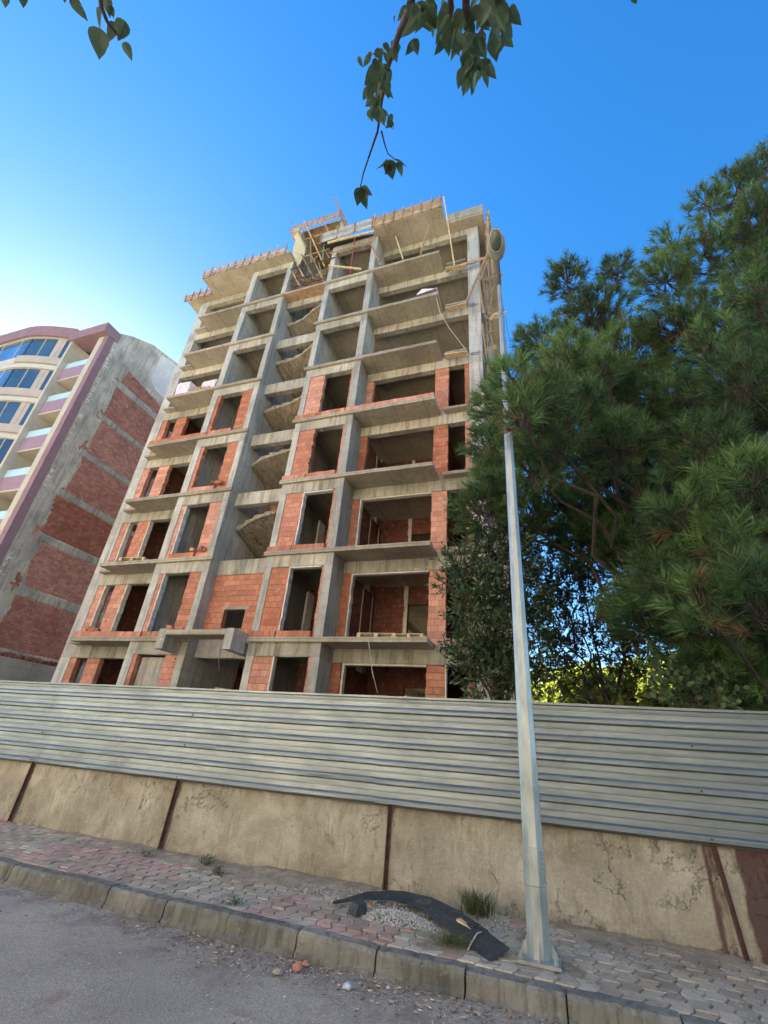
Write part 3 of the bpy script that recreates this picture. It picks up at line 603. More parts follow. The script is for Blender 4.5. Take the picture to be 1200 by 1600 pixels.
for k in range(1, 9):
    z = ZS(k); r = random.uniform
    for (x0, x1, y0) in ((-17.85, -14.05, YR), (-13.72, -11.75, YC), (-11.48, -9.07, YS), (-8.81, -6.78, YC), (-6.48, -2.02, YR)):
        if k == 8 and y0 == YS: continue
        mb = MB(); n = 6; lo = [z-BD+.006*math.sin(x0+i*1.7+k) for i in range(n+1)]
        for i in range(n):
            xa, xb = x0+(x1-x0)*i/n, x0+(x1-x0)*(i+1)/n
            mb.add([(xa, y0+.006, lo[i]), (xb, y0+.006, lo[i+1]), (xb, y0+.25, lo[i+1]), (xa, y0+.25, lo[i]), (xa, y0+.006, z), (xb, y0+.006, z), (xb, y0+.25, z), (xa, y0+.25, z)],
                   [(0,3,2,1),(4,5,6,7),(0,1,5,4),(2,3,7,6)]+([(3,0,4,7)] if i == 0 else [])+([(1,2,6,5)] if i == n-1 else []), r(.94, 1.05))
        mb.build('beam', C_BEAM, BL)
    # side and interior beams
    for x, w_, y0, d_ in ((-18.1, .3, 14.25, BD), (-1.9, .3, 14.25, BD), (-13.4, .25, 15.8, .5), (-6.6, .25, 15.8, .5)):
        part('inner_beam', C_SOFF, (x, x+w_, y0, 23.5, z-d_, z-.152))
    # floor slab, with the stair shaft left open
    mb = MB(); t = .15
    for q in ((-18.4, -11.49, YR+.256, YB), (-9.06, -1.49, YR+.256, YB), (-11.49, -9.06, 17.0, YB), (-13.72, -11.75, YC+.256, YR+.256), (-8.81, -6.78, YC+.256, YR+.256)):
        mb.box(q[0], q[1], q[2], q[3], z-t, z-.003, r(.95, 1.05))
    mb.build('floor_slab', C_SOFF, BL)
    if k < 8:
        def edge_slab(poly):
            # thin slab whose outer edge is chipped and wavy
            mb = MB(); P = []
            for i, p in enumerate(poly):
                q = poly[(i+1) % len(poly)]; L = math.hypot(q[0]-p[0], q[1]-p[1]); n = max(1, int(L/.3))
                for s_ in range(n):
                    f = s_/n; j = .010 if (0 < s_ and abs(p[1]-q[1]) < .01 and p[1] < 12.55) else 0
                    P.append((p[0]+(q[0]-p[0])*f, p[1]+(q[1]-p[1])*f+r(-j, j)))
            mb.prism(P, 'z', z-t+.002, z+.002, r(.95, 1.1)); return mb.build('balcony_slab', C_SLAB, BL)
        edge_slab([(-16.9, YL), (-11.36, YL), (-11.36, YC-.004), (-14.054, YC-.004), (-14.054, YR-.002), (-16.9, YR-.002)])
        edge_slab([(-9.17, YL), (-3.17, YL), (-3.17, YR-.002), (-6.476, YR-.002), (-6.476, YC-.004), (-9.17, YC-.004)])
        mb = MB(); mb.box(-2.98, -2.08, YR-.30, YR-.002, z-.11, z-.01); mb.build('window_ledge', C_SLAB, BL)
        mb = MB(); mb.box(-17.75, -17.0, YR-.30, YR-.002, z-.11, z-.01); mb.build('window_ledge', C_SLAB, BL)
part('ground_slab', C_SOFF, (-18.4, -1.49, YC+.1, YB, .8, 1.55))
# ---- brick infill, laid course by course so that open edges are toothed
RH = .19833
def courses(mb, x0, x1, y0, z0, z1, jl=.012, jr=.012, th=.19, step=0):
    n = int(round((z1-z0)/RH)); z = z0
    for i in range(n):
        zt = min(z0+(i+1)*RH, z1); a = x0+(random.uniform(-jl, jl) if jl else 0); c = x1+(random.uniform(-jr, jr) if jr else 0)
        mb.box(a, c, y0+random.uniform(-.004, .004), y0+th, z, zt-.002, random.uniform(.86, 1.12)); z = zt
    if z1-z > .01: mb.box(x0, x1, y0, y0+th, z, z1)
def pier(x0, x1, y0, k, jl=.012, jr=.012, zb=0, name='brick_pier'):
    mb = MB(); courses(mb, x0, x1, y0, ZS(k)+zb, ZS(k+1)-BD, jl, jr); return mb.build(name, B_NEW, BL)
def sill(x0, x1, y0, k, rows=1, dz=.004, dep=.19):
    mb = MB(); n = max(1, int((x1-x0)/.2)); w_ = (x1-x0)/n
    for i in range(n):
        j = random.uniform(-.012, .012); mb.box(x0+i*w_+.003, x0+(i+1)*w_-.003, y0+j, y0+dep+j*.5, ZS(k)+dz, ZS(k)+dz+RH*rows-.01+random.uniform(-.012, .006), random.uniform(.8, 1.15))
    return mb.build('brick_sill', B_NEW, BL)
for k in range(5):
    pier(-17.85, -17.52+.04*(k % 2), YR+.03, k, 0, .02); pier(-16.93, -16.30, YR+.03, k, .015, .02)
    pier(-13.72, -13.54, YC+.03, k, 0, .015); pier(-12.30, -11.75, YC+.03, k, .02, 0)
    pier(-8.81, -8.10, YC+.03, k, 0, .025); pier(-6.86, -6.78, YC+.03, k, .008, 0)
    pier(-6.48, -6.17, YR+.03, k, 0, .012); pier(-3.42, -2.87, YR+.03, k, .015, .012); pier(-2.21, -2.02, YR+.03, k, .01, 0)
    if k:
        sill(-13.54, -12.30, YC-.085, k); sill(-8.10, -6.86, YC-.085, k); sill(-2.87, -2.21, YR-.02, k, 1); sill(-17.52, -16.93, YR-.02, k, 1)
    # side walls
    part('side_brick_wall', B_NEW, (-1.70, -1.51, 14.27, 18.28, ZS(k), ZS(k+1)-BD), (-1.70, -1.51, 18.82, 23.48, ZS(k), ZS(k+1)-BD))
sill(-9.10, -8.10, YL+.01, 4); sill(-6.80, -3.2, YL+.01, 4); sill(-8.10, -6.82, YL+.01, 4)
sill(-16.85, -13.6, YL+.01, 1); sill(-16.85, -13.6, YL+.01, 4); sill(-9.15, -8.12, YL+.01, 1); sill(-9.1, -8.12, YL+.01, 2); sill(-9.1, -8.12, YL+.01, 3)
# stair bay wall with a small window, storey 1
mb = MB(); z1, z2 = ZS(1), ZS(2)-BD; courses(mb, -11.476, -10.73, YS+.03, z1, z2, 0, 0); courses(mb, -9.85, -9.074, YS+.03, z1, z2, 0, 0); courses(mb, -10.73, -9.85, YS+.03, z1+RH*6, z2, 0, 0)
mb.box(-10.73, -9.85, YS+.03, YS+.22, z1, z1+.42); mb.build('brick_wall', B_NEW, BL)
part('lintel', C_BEAM, (-10.88, -9.70, YS+.015, YS+.2, z1+RH*6-.10, z1+RH*6))
# white plaster reveals around openings in the lower storeys
for k in (1, 2):
    h0, h1 = ZS(k)+.01, ZS(k+1)-BD
    for (x, y) in ((-8.10, YC), (-6.17, YR), (-17.50, YR), (-16.30, YR), (-13.53, YC)):
        mb = MB()
        for i in range(12): mb.box(x+.012, x+.045+random.uniform(0, .03), y+.02, y+.23, h0+(h1-h0)*i/12, h0+(h1-h0)*(i+1)/12, random.uniform(.85, 1.1))
        mb.build('plaster_reveal', PLASTER, BL)
    part('plaster_reveal', PLASTER, (-6.10, -3.44, YR+.02, YR+.2, h1-.045, h1-.003)); part('plaster_reveal', PLASTER, (-8.04, -6.9, YC+.02, YC+.2, h1-.045, h1-.003))
for k in (0,):
    h1 = ZS(1)-BD; part('plaster_reveal', PLASTER, (-8.09, -8.04, YC+.02, YC+.2, 1.56, h1)); part('plaster_reveal', PLASTER, (-6.12, -6.05, YR+.02, YR+.2, 1.56, h1), (-2.86, -2.82, YR+.02, YR+.2, 1.56, h1), (-6.05, -3.43, YR+.02, YR+.2, h1-.05, h1-.003))
part('infill_panel', C_PARTY, (-13.5, -12.32, YC+.22, YC+.32, 1.55, ZS(1)-BD-.06))
# interior partitions
for k in range(8):
    zb, zt = ZS(k), ZS(k+1)-.155
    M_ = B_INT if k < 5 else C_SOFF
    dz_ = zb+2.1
    if k >= 5:
        part('interior_wall', C_STAIR, (-17.9, -11.76, 21.9, 22.1, zb, zt)); part('interior_wall', C_STAIR, (-8.8, -1.8, 21.9, 22.1, zb, zt)); part('stair_core_wall', C_STAIR, (-11.47, -9.08, 16.7, 16.9, zb, zt)); continue
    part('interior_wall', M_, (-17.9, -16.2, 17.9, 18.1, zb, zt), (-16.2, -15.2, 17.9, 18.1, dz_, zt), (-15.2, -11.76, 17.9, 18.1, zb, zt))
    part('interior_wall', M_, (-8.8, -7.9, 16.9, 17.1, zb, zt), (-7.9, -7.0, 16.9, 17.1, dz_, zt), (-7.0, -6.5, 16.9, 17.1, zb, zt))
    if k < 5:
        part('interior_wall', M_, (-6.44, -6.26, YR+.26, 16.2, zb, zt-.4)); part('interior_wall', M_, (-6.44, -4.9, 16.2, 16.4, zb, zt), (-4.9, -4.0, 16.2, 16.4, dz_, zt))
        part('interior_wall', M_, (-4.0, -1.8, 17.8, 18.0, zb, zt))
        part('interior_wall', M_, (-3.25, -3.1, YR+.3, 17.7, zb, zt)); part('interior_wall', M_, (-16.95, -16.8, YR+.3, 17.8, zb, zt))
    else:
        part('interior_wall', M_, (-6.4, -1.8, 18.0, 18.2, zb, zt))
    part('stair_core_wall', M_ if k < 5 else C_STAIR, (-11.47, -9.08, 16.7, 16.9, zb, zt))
    if k in (1, 2, 3):   # plaster guide strips and pipe chases on the inner walls
        mb = MB()
        for i in range(11):
            w_ = random.uniform(.04, .09); mb.box(-4.98-w_, -4.90, 16.17, 16.198, zb+(zt-zb)*i/11, zb+(zt-zb)*(i+1)/11)
        mb.box(-6.255, -6.235, 14.9, 14.96, zb, zt-.45); mb.box(-6.255, -6.235, 15.9, 15.95, zb, zt-.45); mb.box(-3.5, -3.45, 17.77, 17.798, zb, zt); mb.box(-3.62, -3.45, 17.77, 17.798, zb+1.4, zb+1.62)
        mb.box(-8.2, -8.12, 16.87, 16.898, zb, zt-.3); mb.box(-8.2, -7.0, 16.87, 16.898, zt-.38, zt-.3); mb.build('plaster_strip', PLASTER, BL)
    if k in (1, 2):
        part('partition_edge', PLASTER, (-8.3, -8.22, 14.4, 14.9, zb, zt-.7)); part('partition_edge', PLASTER, (-15.9, -15.83, 15.2, 15.5, zb, zt-.6))
part('back_wall', C_PARTY, *[(x, x+2.6, 23.99, 24.15, ZS(k), ZS(k+1)) for k in range(8) for x in (-18.4, -14.6, -10.8, -7.0, -4.0)])
# ---- stair flights: stepped edge, rough board-marked underside
for k in range(2, 8):
    mb = MB(); z0 = ZS(k)+1.50+(.0, .0, .0, .06, -.05, .08, -.04, .05)[k]; q1, q2 = random.uniform(.03, .14), random.uniform(.2, .7); N, Mr = 24, 12; x0, x1 = -11.44, -9.12; P = []; T_ = []
    def zf(u, v): return z0+.62*u-.50*v+q1*math.sin(u*(4+k % 3)+k*2)*v-q2*max(0, u-.45-.06*(k % 3))*v+.02*math.sin(u*23+v*9)*v-.22*(1-u)*(1-v)*(u > 0)*.3
    def yf(u, v): return 13.38+.10*math.sin(u*6+k)*(1-v)+v*2.2-.25*u*(1-v)
    for j in range(Mr+1):
        for i in range(N+1):
            u, v = i/N, j/Mr; P.append((x0+(x1-x0)*u, yf(u, v), zf(u, v)))
    for j in range(Mr+1):
        for i in range(N+1):
            u, v = i/N, j/Mr; st = math.floor(u*5)/5
            P.append((x0+(x1-x0)*u, yf(u, v), max(zf(u, v)+.10, z0+.62*st-.62*v**1.2+.20)))
    O = (N+1)*(Mr+1); F = []
    for j in range(Mr):
        for i in range(N):
            a = j*(N+1)+i; F += [(a, a+1, a+N+2, a+N+1), (O+a, O+a+N+1, O+a+N+2, O+a+1)]
    for i in range(N): F.append((i, O+i, O+i+1, i+1))
    for j in range(Mr): a = j*(N+1); F += [(a, a+N+1, O+a+N+1, O+a), (a+N, O+a+N, O+a+2*N+1, a+2*N+1)]
    mb.add(P, F); mb.build('stair_flight', STAIRM, BL)
for k in (2, 3):
    part('interior_wall', B_NEW, (-11.47, -10.35-.3*(k == 3), 15.35, 15.52, ZS(k), ZS(k)+1.25), (-10.34-.3*(k == 3), -9.08, 15.38, 15.55, ZS(k), ZS(k)+1.0))
part('stair_landing', C_STAIR, *[(-11.47, -9.08, 15.6, 16.68, ZS(k)+1.3, ZS(k)+1.45) for k in range(1, 8)])
part('stair_head_slab', PLY, (-11.475, -9.075, YL+.02, YS-.005, ZS(7)-.13, ZS(7)+.02))
# ---- entrance canopy
part('entrance_canopy', C_SLAB, (-11.75, -9.42, 11.80, YL-.004, 4.43, 4.585))
part('canopy_beam', C_COL, (-12.06, -11.752, 11.80, YL-.004, 3.98, 4.62)); part('canopy_beam', C_COL, (-9.418, -9.12, 11.78, YL-.004, 3.98, 4.62))
part('canopy_beam', C_BEAM, (-12.06, -11.76, YL+.002, YC-.006, 3.98, 4.36)); part('canopy_beam', C_BEAM, (-9.418, -9.18, YL+.002, YS, 3.98, 4.36))
# ---- roof
mb = MB(); mb.prism([(-17.25, 12.10), (-11.40, 12.10), (-11.40, 12.598), (-14.05, 12.598), (-14.05, 13.498), (-17.25, 13.498)], 'z', 25.20, 25.35)
mb.prism([(-19.2, 13.15), (-17.255, 13.15), (-17.255, 13.498), (-18.41, 13.498), (-18.41, 14.3), (-19.2, 14.3)], 'z', 25.20, 25.35); mb.box(-19.2, -18.41, 14.3, YB, 25.2, 25.35); mb.build('roof_overhang', C_SLAB, BL)
mb = MB(); mb.prism([(-6.7, 12.15), (-3.0, 12.15), (-3.0, 13.498), (-6.476, 13.498), (-6.476, 12.598), (-6.7, 12.598)], 'z', 25.20, 25.35); mb.box(-2.998, -1.15, 12.98, YR-.002, 25.20, 25.35); mb.box(-1.488, -.85, YR, YB, 25.2, 25.35); mb.build('roof_overhang', C_SLAB, BL)
part('roof_parapet', C_BEAM, (-2.99, -1.15, 12.95, 13.15, 25.352, 25.95)); part('roof_parapet', C_BEAM, (-1.05, -.87, 13.2, 20, 25.352, 25.8))
# stair tower
part('tower_wall', C_BEAM, (-11.78, -11.52, 12.75, 16.0, 25.355, 28.4)); part('tower_wall', C_COL, (-9.15, -8.85, 12.9, 16.0, 25.355, 28.4)); part('tower_wall', C_SOFF, (-11.5, -9.17, 15.6, 15.8, 22.4, 28.4))
kids(BL)
# ------------------------------------------------------------------ timber formwork, props, scaffold
def formwork(name, x0, x1, y, z0, z1, label, solid, mat, step=.55, over=.25, grp=None):
    t = empty(name, ((x0+x1)/2, y, z0), label, 'formwork', grp); th = .03
    hs = [(z0, z0+.2), (z0+.28, z0+.36), (z0+(z1-z0)*.62, z0+(z1-z0)*.62+.16)] if not solid else [(z0+(z1-z0)*i/3, z0+(z1-z0)*(i+1)/3-.006) for i in range(3)]
    for a, c in hs:
        mb = MB(); L = x1-x0; n = max(1, int(L/2.2)); s_ = L/n
        for i in range(n): j = random.uniform(-.02, .02); mb.bar((x0+i*s_+.01, y+j*.5, (a+c)/2+j), (x0+(i+1)*s_-.01, y, (a+c)/2-j*.6), th, c-a, random.uniform(.7, 1.2), up=(0, 0, 1))
        mb.build('board', mat, t)
    n = int((x1-x0)/step)
    for i in range(n+1):
        x = x0+.06+(x1-x0-.12)*i/n; mb = MB(); mb.bar((x+random.uniform(-.04, .04), y-.04, z0-.05), (x+random.uniform(-.07, .07), y-.05, z1+random.uniform(.05, over)), .055, .05, random.uniform(.7, 1.25)); mb.build('stud', TIMBER, t)
    if not solid:
        for i in range(n):
            x = x0+.3+(x1-x0-.4)*i/n; mb = MB(); mb.bar((x, y-.02, z0+.35), (x+.1, y+.5, z0+.02), .05, .05, random.uniform(.7, 1.2)); mb.build('strut', TIMBER, t)
    kids(t); return t
formwork('edge_formwork', -17.3, -11.7, 12.10, 25.22, 25.98, 'open plank formwork along the upper left roof edge with short studs', False, PLY, .52, .22)
formwork('edge_formwork', -19.5, -17.35, 13.12, 25.22, 25.90, 'short stretch of plank formwork on the set-back far left roof corner', False, PLY, .5, .25)
formwork('parapet_formwork', -6.6, -3.0, 12.12, 25.24, 26.08, 'solid board formwork with upright studs along the right roof edge', True, PLY, .50, .30)
formwork('parapet_formwork', -9.65, -6.62, 12.11, 25.26, 26.10, 'grey weathered board formwork right of the stair tower', True, PLYG, .95, .25)
def prop(name, a, c, w_, mat, label, cat='prop', h=None, group=None, tube=False):
    mb = MB()
    if tube: mb.tube([a, c], w_/2, 8)
    else: mb.bar(a, c, w_, h)
    return tag(mb.build(name, mat), label, cat, group)
def Z2(x, y): return (520+x/4, 290+y/4)
def Bq(x, y): return (440+x/6.667, 300+y/6.667)
def Cq(x, y): return (680+x/6.667, 320+y/6.667)
prop('timber_prop', at(*Z2(222, 330), 12.35), at(*Z2(300, 500), 12.75), .06, TIMBER, 'dark leaning timber prop at the left end of the top right balcony')
prop('timber_prop', at(*Z2(390, 308), 12.9), at(*Z2(440, 465), 12.7), .06, PALLET, 'short pale timber prop standing on the top right balcony')
prop('timber_prop', at(*Z2(600, 240), 12.5), at(*Z2(548, 430), 13.0), .07, TIMBER, 'brown timber prop leaning to the right under the right roof soffit')
prop('timber_prop', at(*Z2(692, 70), 12.05), at(*Z2(760, 500), 12.9), .06, PALLET, 'long pale pole slanting down from the right end of the parapet formwork')
prop('steel_prop', at(*Z2(782, 355), 14.6), at(*Z2(770, 440), 14.6), .06, GALV, 'thin steel prop inside the top right room', tube=True)
prop('steel_prop', at(*Bq(766, 455), 12.42), at(*Bq(716, 852), 12.55), .075, REDST, 'red adjustable steel prop standing on the slab lip beside the stair tower', tube=True)
prop('steel_prop', at(*Bq(443, 545), 12.5), at(*Bq(428, 700), 12.7), .07, GREENST, 'short green steel prop below the grey board formwork', tube=True)
prop('timber_beam', at(*Bq(490, 765), 12.45), at(*Bq(828, 803), 12.45), .06, PALLET, 'pale horizontal timber lying across the top window bay', 'timber', .09)
prop('timber_beam', at(*Bq(480, 530), 12.1), at(*Bq(962, 408), 12.1), .07, PALLET, 'long light timber under the grey board formwork', 'timber', .13)
prop('timber_beam', at(*Bq(500, 640), 12.4), at(*Bq(920, 520), 12.4), .05, TIMBER, 'thin warped timber across the opening below the grey formwork', 'timber', .07)
prop('timber_beam', at(*Bq(430, 560), 12.8), at(*Bq(970, 490), 12.8), .5, DARKST, 'dark strip added as painted shade in the gap under the grey formwork', 'timber', .12)  # painted shade: dark strip added in the open gap below the formwork
# tower shoring: one tied cage of timber
tw = empty('tower_shoring', (-10.4, 12.9, 22.35), 'cage of timber shoring and decking crowning the central stair shaft', 'shoring')
mb = MB(); mb.box(-12.25, -9.0, 12.85, 16.2, 28.42, 28.47); mb.build('deck_board', PLY, tw)
for (a, c, w_, h_) in ((Bq(105, 405), Bq(630, 238), .05, .14), (Bq(110, 375), Bq(610, 215), .05, .16), (Bq(190, 430), Bq(580, 305), .05, .08), (Bq(235, 500), Bq(440, 435), .05, .07), (Bq(255, 585), Bq(420, 530), .05, .07), (Bq(235, 675), Bq(500, 590), .05, .07)):
    mb = MB(); mb.bar(at(*a, 12.85), at(*c, 12.85), w_, h_, random.uniform(.8, 1.3)); mb.build('rail', TIMBER, tw)
for (a, c, w_) in ((Bq(235, 305), Bq(450, 780), .10), (Bq(180, 410), Bq(262, 580), .10), (Bq(420, 250), Bq(485, 410), .09), (Bq(553, 52), Bq(612, 215), .09), (Bq(615, 180), Bq(700, 370), .10), (Bq(75, 380), Bq(148, 525), .10), (Bq(610, 230), Bq(670, 370), .16), (Bq(92, 288), Bq(120, 345), .05),
                   (Bq(205, 650), Bq(345, 915), .09), (Bq(300, 640), Bq(440, 935), .07), (Bq(135, 700), Bq(235, 895), .09), (Bq(95, 800), Bq(190, 980), .09), (Bq(190, 790), Bq(60, 960), .05), (Bq(445, 600), Bq(500, 690), .08), (Bq(300, 500), Bq(310, 740), .06), (Bq(390, 740), Bq(430, 930), .06), (Bq(380, 660), Bq(330, 720), .05)):
    mb = MB(); mb.bar(at(*a, 12.75), at(*c, 12.72), w_, w_*.8, random.uniform(.6, 1.3)); mb.build('post', TIMBER, tw)
for (a, c) in ((Bq(95, 805), Bq(560, 680)), (Bq(190, 960), Bq(430, 905)), (Bq(150, 905), Bq(330, 860))):
    mb = MB(); mb.tube([at(*a, 12.55), at(*c, 12.55)], .03, 6); mb.build('tie_pipe', DARKST, tw)
mb = MB()
for k in range(46):
    p = at(*Bq(random.uniform(120, 440), random.uniform(860, 985)), random.uniform(12.7, 13.0)); mb.bar(p, p+Vector((random.uniform(-.5, .5), random.uniform(-.2, .3), random.uniform(-.1, .5))), .05, .03, random.uniform(.5, 1.3))
mb.build('loose_board', TIMBER, tw)
mb = MB(); mb.box(-12.35, -11.9, 12.8, 13.2, 28.45, 29.0); mb.build('beam_box', PLYG, tw)
mb = MB(); mb.add([at(*Bq(150, 470), 12.6), at(*Bq(190, 455), 12.6), at(*Bq(250, 580), 12.75), at(*Bq(240, 640), 12.75), at(*Bq(185, 760), 12.8), at(*Bq(100, 690), 12.6)]+[at(*Bq(150, 470), 12.6)+Vector((0, .04, 0)), at(*Bq(190, 455), 12.6)+Vector((0, .04, 0)), at(*Bq(250, 580), 12.75)+Vector((0, .04, 0)), at(*Bq(240, 640), 12.75)+Vector((0, .04, 0)), at(*Bq(185, 760), 12.8)+Vector((0, .04, 0)), at(*Bq(100, 690), 12.6)+Vector((0, .04, 0))],
       [(0, 1, 2, 3, 4, 5), (11, 10, 9, 8, 7, 6)]+[(i, (i+1) % 6, 6+(i+1) % 6, 6+i) for i in range(6)]); mb.build('shutter_panel', simple('yellow_panel', (.52, .46, .29), .7, 0, .15, 5, .1), tw)
kids(tw)
# scaffold on the right flank
sc = empty('side_scaffold', (-1.0, 13.6, 14), 'makeshift timber scaffold of planks and braces hung on the right flank of the building', 'scaffold')
for (a, c, y0, y1, w_, h_) in ((Cq(110, 680), Cq(560, 540), 13.2, 13.2, .05, .16), (Cq(480, 785), Cq(700, 728), 13.4, 14.2, .05, .16), (Cq(530, 1165), Cq(705, 1100), 13.5, 14.5, .05, .12), (Cq(590, 1165), Cq(720, 1140), 13.5, 13.9, .30, .06), (Cq(545, 1205), Cq(700, 1170), 14.2, 14.6, .06, .14), (Cq(540, 1510), Cq(640, 1480), 13.6, 14.4, .06, .2), (Cq(540, 1330), Cq(620, 1310), 13.8, 14.3, .05, .05),
                         (Cq(105, 1100), Cq(330, 1040), 13.2, 13.2, .25, .05), (Cq(100, 1580), Cq(335, 1545), 13.2, 13.2, .25, .05), (Cq(110, 680), Cq(320, 640), 13.2, 13.2, .25, .05)):
    mb = MB(); mb.bar(at(*a, y0), at(*c, y1), w_, h_, random.uniform(.8, 1.3)); mb.build('plank', PALLET if w_ > .2 else TIMBER, sc)
for (a, c, y0, y1, w_) in ((Cq(550, 500), Cq(318, 1030), 13.1, 13.2, .10), (Cq(550, 560), Cq(470, 780), 13.3, 13.3, .06), (Cq(600, 800), Cq(515, 1130), 14.0, 13.6, .05), (Cq(600, 860), Cq(560, 1140), 14.3, 14.0, .05), (Cq(460, 770), Cq(500, 1130), 13.35, 13.35, .05), (Cq(490, 1240), Cq(535, 1600), 13.4, 13.4, .05), (Cq(575, 330), Cq(600, 720), 14.0, 14.2, .09), (Cq(540, 200), Cq(525, 330), 13.6, 13.6, .07), (Cq(580, 1210), Cq(600, 1500), 14.0, 14.2, .05), (Cq(525, 800), Cq(560, 830), 13.8, 14.0, .05), (Cq(545, 120), Cq(550, 500), 13.25, 13.4, .09)):
    mb = MB(); mb.bar(at(*a, y0), at(*c, y1), w_, w_*.7, random.uniform(.7, 1.3)); mb.build('brace', TIMBER, sc)
for (z0, z1, y0, y1, x) in ((13.6, 16.2, 13.75, 14.6, -1.36), (16.7, 19.2, 13.75, 14.4, -1.34), (19.6, 22.2, 13.9, 15.0, -1.30), (22.4, 25.1, 14.1, 15.6, -1.2)):
    mb = MB(); n = 4
    for i in range(n): mb.box(x+random.uniform(-.03, .03), x+.03, y0+(y1-y0)*i/n+.01, y0+(y1-y0)*(i+1)/n, z0+random.uniform(-.2, .1), z1+random.uniform(-.1, .15), random.uniform(.5, 1.2))
    mb.build('shutter_board', PLY, sc)
kids(sc)
def cable(name, pts, r, mat, label):
    mb = MB(); mb.tube(pts, r, 5); return tag(mb.build(name, mat, smooth=True), label, 'cable')
cable('hanging_rope', [at(*Cq(0, 930), 12.6), at(*Cq(50, 1120), 12.8), at(*Cq(150, 1290), 13.0), at(*Cq(335, 1530), 13.35), at(*Cq(350, 1600), 13.4)], .014, ROPE, 'pale rope slanting from a right balcony corner down to the corner column')
cable('thin_cable', [at(*Cq(660, 640), 14.2), at(*Cq(700, 1020), 14.3), at(*Cq(785, 1460), 14.5)], .010, DARKST, 'thin dark cable hanging free right of the lamp, the outer one')
cable('thin_cable', [at(*Cq(705, 1100), 14.2), at(*Cq(722, 1240), 14.3), at(*Cq(745, 1470), 14.5)], .008, DARKST, 'thin dark cable hanging free right of the lamp, the inner one')
cable('loose_wire', [at(380+585/3, 820+530/3, 12.45), at(380+595/3, 820+600/3, 12.48), at(380+603/3, 820+680/3, 12.5), at(380+630/3, 820+790/3, 12.6)], .012, ROPE, 'pale wire dangling from the lowest right balcony slab')
cable('loose_wire', [at(70+930/3.4286, 820+650/3.4286, 11.9), at(70+928/3.4286, 820+700/3.4286, 11.95), at(70+935/3.4286, 820+780/3.4286, 12.0)], .006, ROPE, 'thin wire dangling under the entrance canopy')
# pallets, wrapped bricks and loose things on the slabs
def pallet(loc, rz, label, grp=None, s=1.0):
    t = empty('wooden_pallet', loc, label, 'pallet', grp); t.rotation_euler.z = rz
    for i in range(5):
        mb = MB(); mb.box(-.6*s, .6*s, -.4*s+i*.175*s, -.4*s+i*.175*s+.1*s, .11, .132); mb.build('slat', PALLET, t)
    for i in (-1, 0, 1):
        mb = MB(); mb.box(-.6*s+(i+1)*.54*s, -.6*s+(i+1)*.54*s+.12*s, -.4*s, .4*s, 0, .108); mb.build('runner', PALLET, t)
    return t
pallet((-4.75, 12.98, ZS(1)+.004), .05, 'wooden pallet on the lowest right balcony, left one of two lying end to end'); pallet((-3.75, 12.95, ZS(1)+.004), -.04, 'wooden pallet on the lowest right balcony, right one of two lying end to end', s=.72)
p = pallet((-15.3, 12.86, ZS(2)+.004), .1, 'broken wooden pallet resting on a lower left balcony'); p2 = p
def wrapped(loc, sx_, sy_, sz_, label, seed):
    r = random.Random(seed); mb = MB(); N = 6; P = []; F = []
    def bl(u, v, w_): return (loc[0]+(u-.5)*sx_+r.uniform(-.02, .02), loc[1]+(v-.5)*sy_+r.uniform(-.02, .02), loc[2]+w_*sz_)
    for l in range(4):
        for k in range(16):
            a = 2*math.pi*k/16; u = .5+.5*max(-1, min(1, 1.35*math.cos(a))); v = .5+.5*max(-1, min(1, 1.35*math.sin(a))); q = bl(u, v, l/3); P.append(q)
    mb.add(P, [(l*16+k, l*16+(k+1) % 16, (l+1)*16+(k+1) % 16, (l+1)*16+k) for l in range(3) for k in range(16)]+[tuple(48+k for k in range(16))])
    return tag(mb.build('wrapped_bricks', WRAP), label, 'brick pack')
wrapped((-16.2, 12.95, ZS(5)+.01), .85, .7, .85, 'plastic wrapped pack of bricks on the left balcony, at the outer end', 3); wrapped((-14.95, 13.15, ZS(5)+.01), .9, .45, 1.0, 'torn plastic wrapped pack of bricks standing behind the loose bricks', 5)
t = empty('loose_bricks', (-15.0, 12.75, ZS(5)), 'heap of loose orange bricks spilled in front of the torn pack on the left balcony', 'bricks'); t['kind'] = 'stuff'
mb = MB()
for _ in range(42):
    x, y, z = random.uniform(-15.5, -14.45), random.uniform(12.6, 12.95), ZS(5)+.02+random.uniform(0, .45)*random.random(); a = Vector((x, y, z)); d = Vector((random.uniform(-1, 1), random.uniform(-1, 1), random.uniform(-.4, .4))).normalized()*.1
    mb.bar(a-d, a+d, .13, .13, random.uniform(.7, 1.2))
mb.build('brick', B_NEW, t); kids(t)
mb = MB(); c0 = at(*Z2(585, 676), 12.75); mb.add([c0+Vector(q)*.62 for q in ((-.75, -.1, 0), (-.3, -.2, .38), (.35, -.1, .30), (.8, -.2, .18), (.85, .3, .02), (.3, .4, .1), (-.4, .4, .2), (-.1, .1, .62), (.55, .1, .35), (.8, -.25, -.02))], [(0, 9, 3, 8, 7, 1), (0, 1, 7, 6), (7, 8, 5, 6), (8, 3, 4, 5), (3, 9, 4)])
tag(mb.build('plastic_bundle', WRAP), 'pinkish plastic bundle lying near the corner of an upper right balcony', 'bundle')
def loosepile(x0, x1, y0, y1, z, n, label, seed):
    r = random.Random(seed); mb = MB()
    for _ in range(n):
        a = Vector((r.uniform(x0, x1), r.uniform(y0, y1), z+.06+r.uniform(0, .16)*r.random())); d = Vector((r.uniform(-1, 1), r.uniform(-.6, .6), r.uniform(-.15, .15))).normalized()*.09; mb.bar(a-d, a+d, .13, .12, r.uniform(.75, 1.15))
    return tag(mb.build('stacked_bricks', B_NEW), label, 'bricks', kind='stuff')
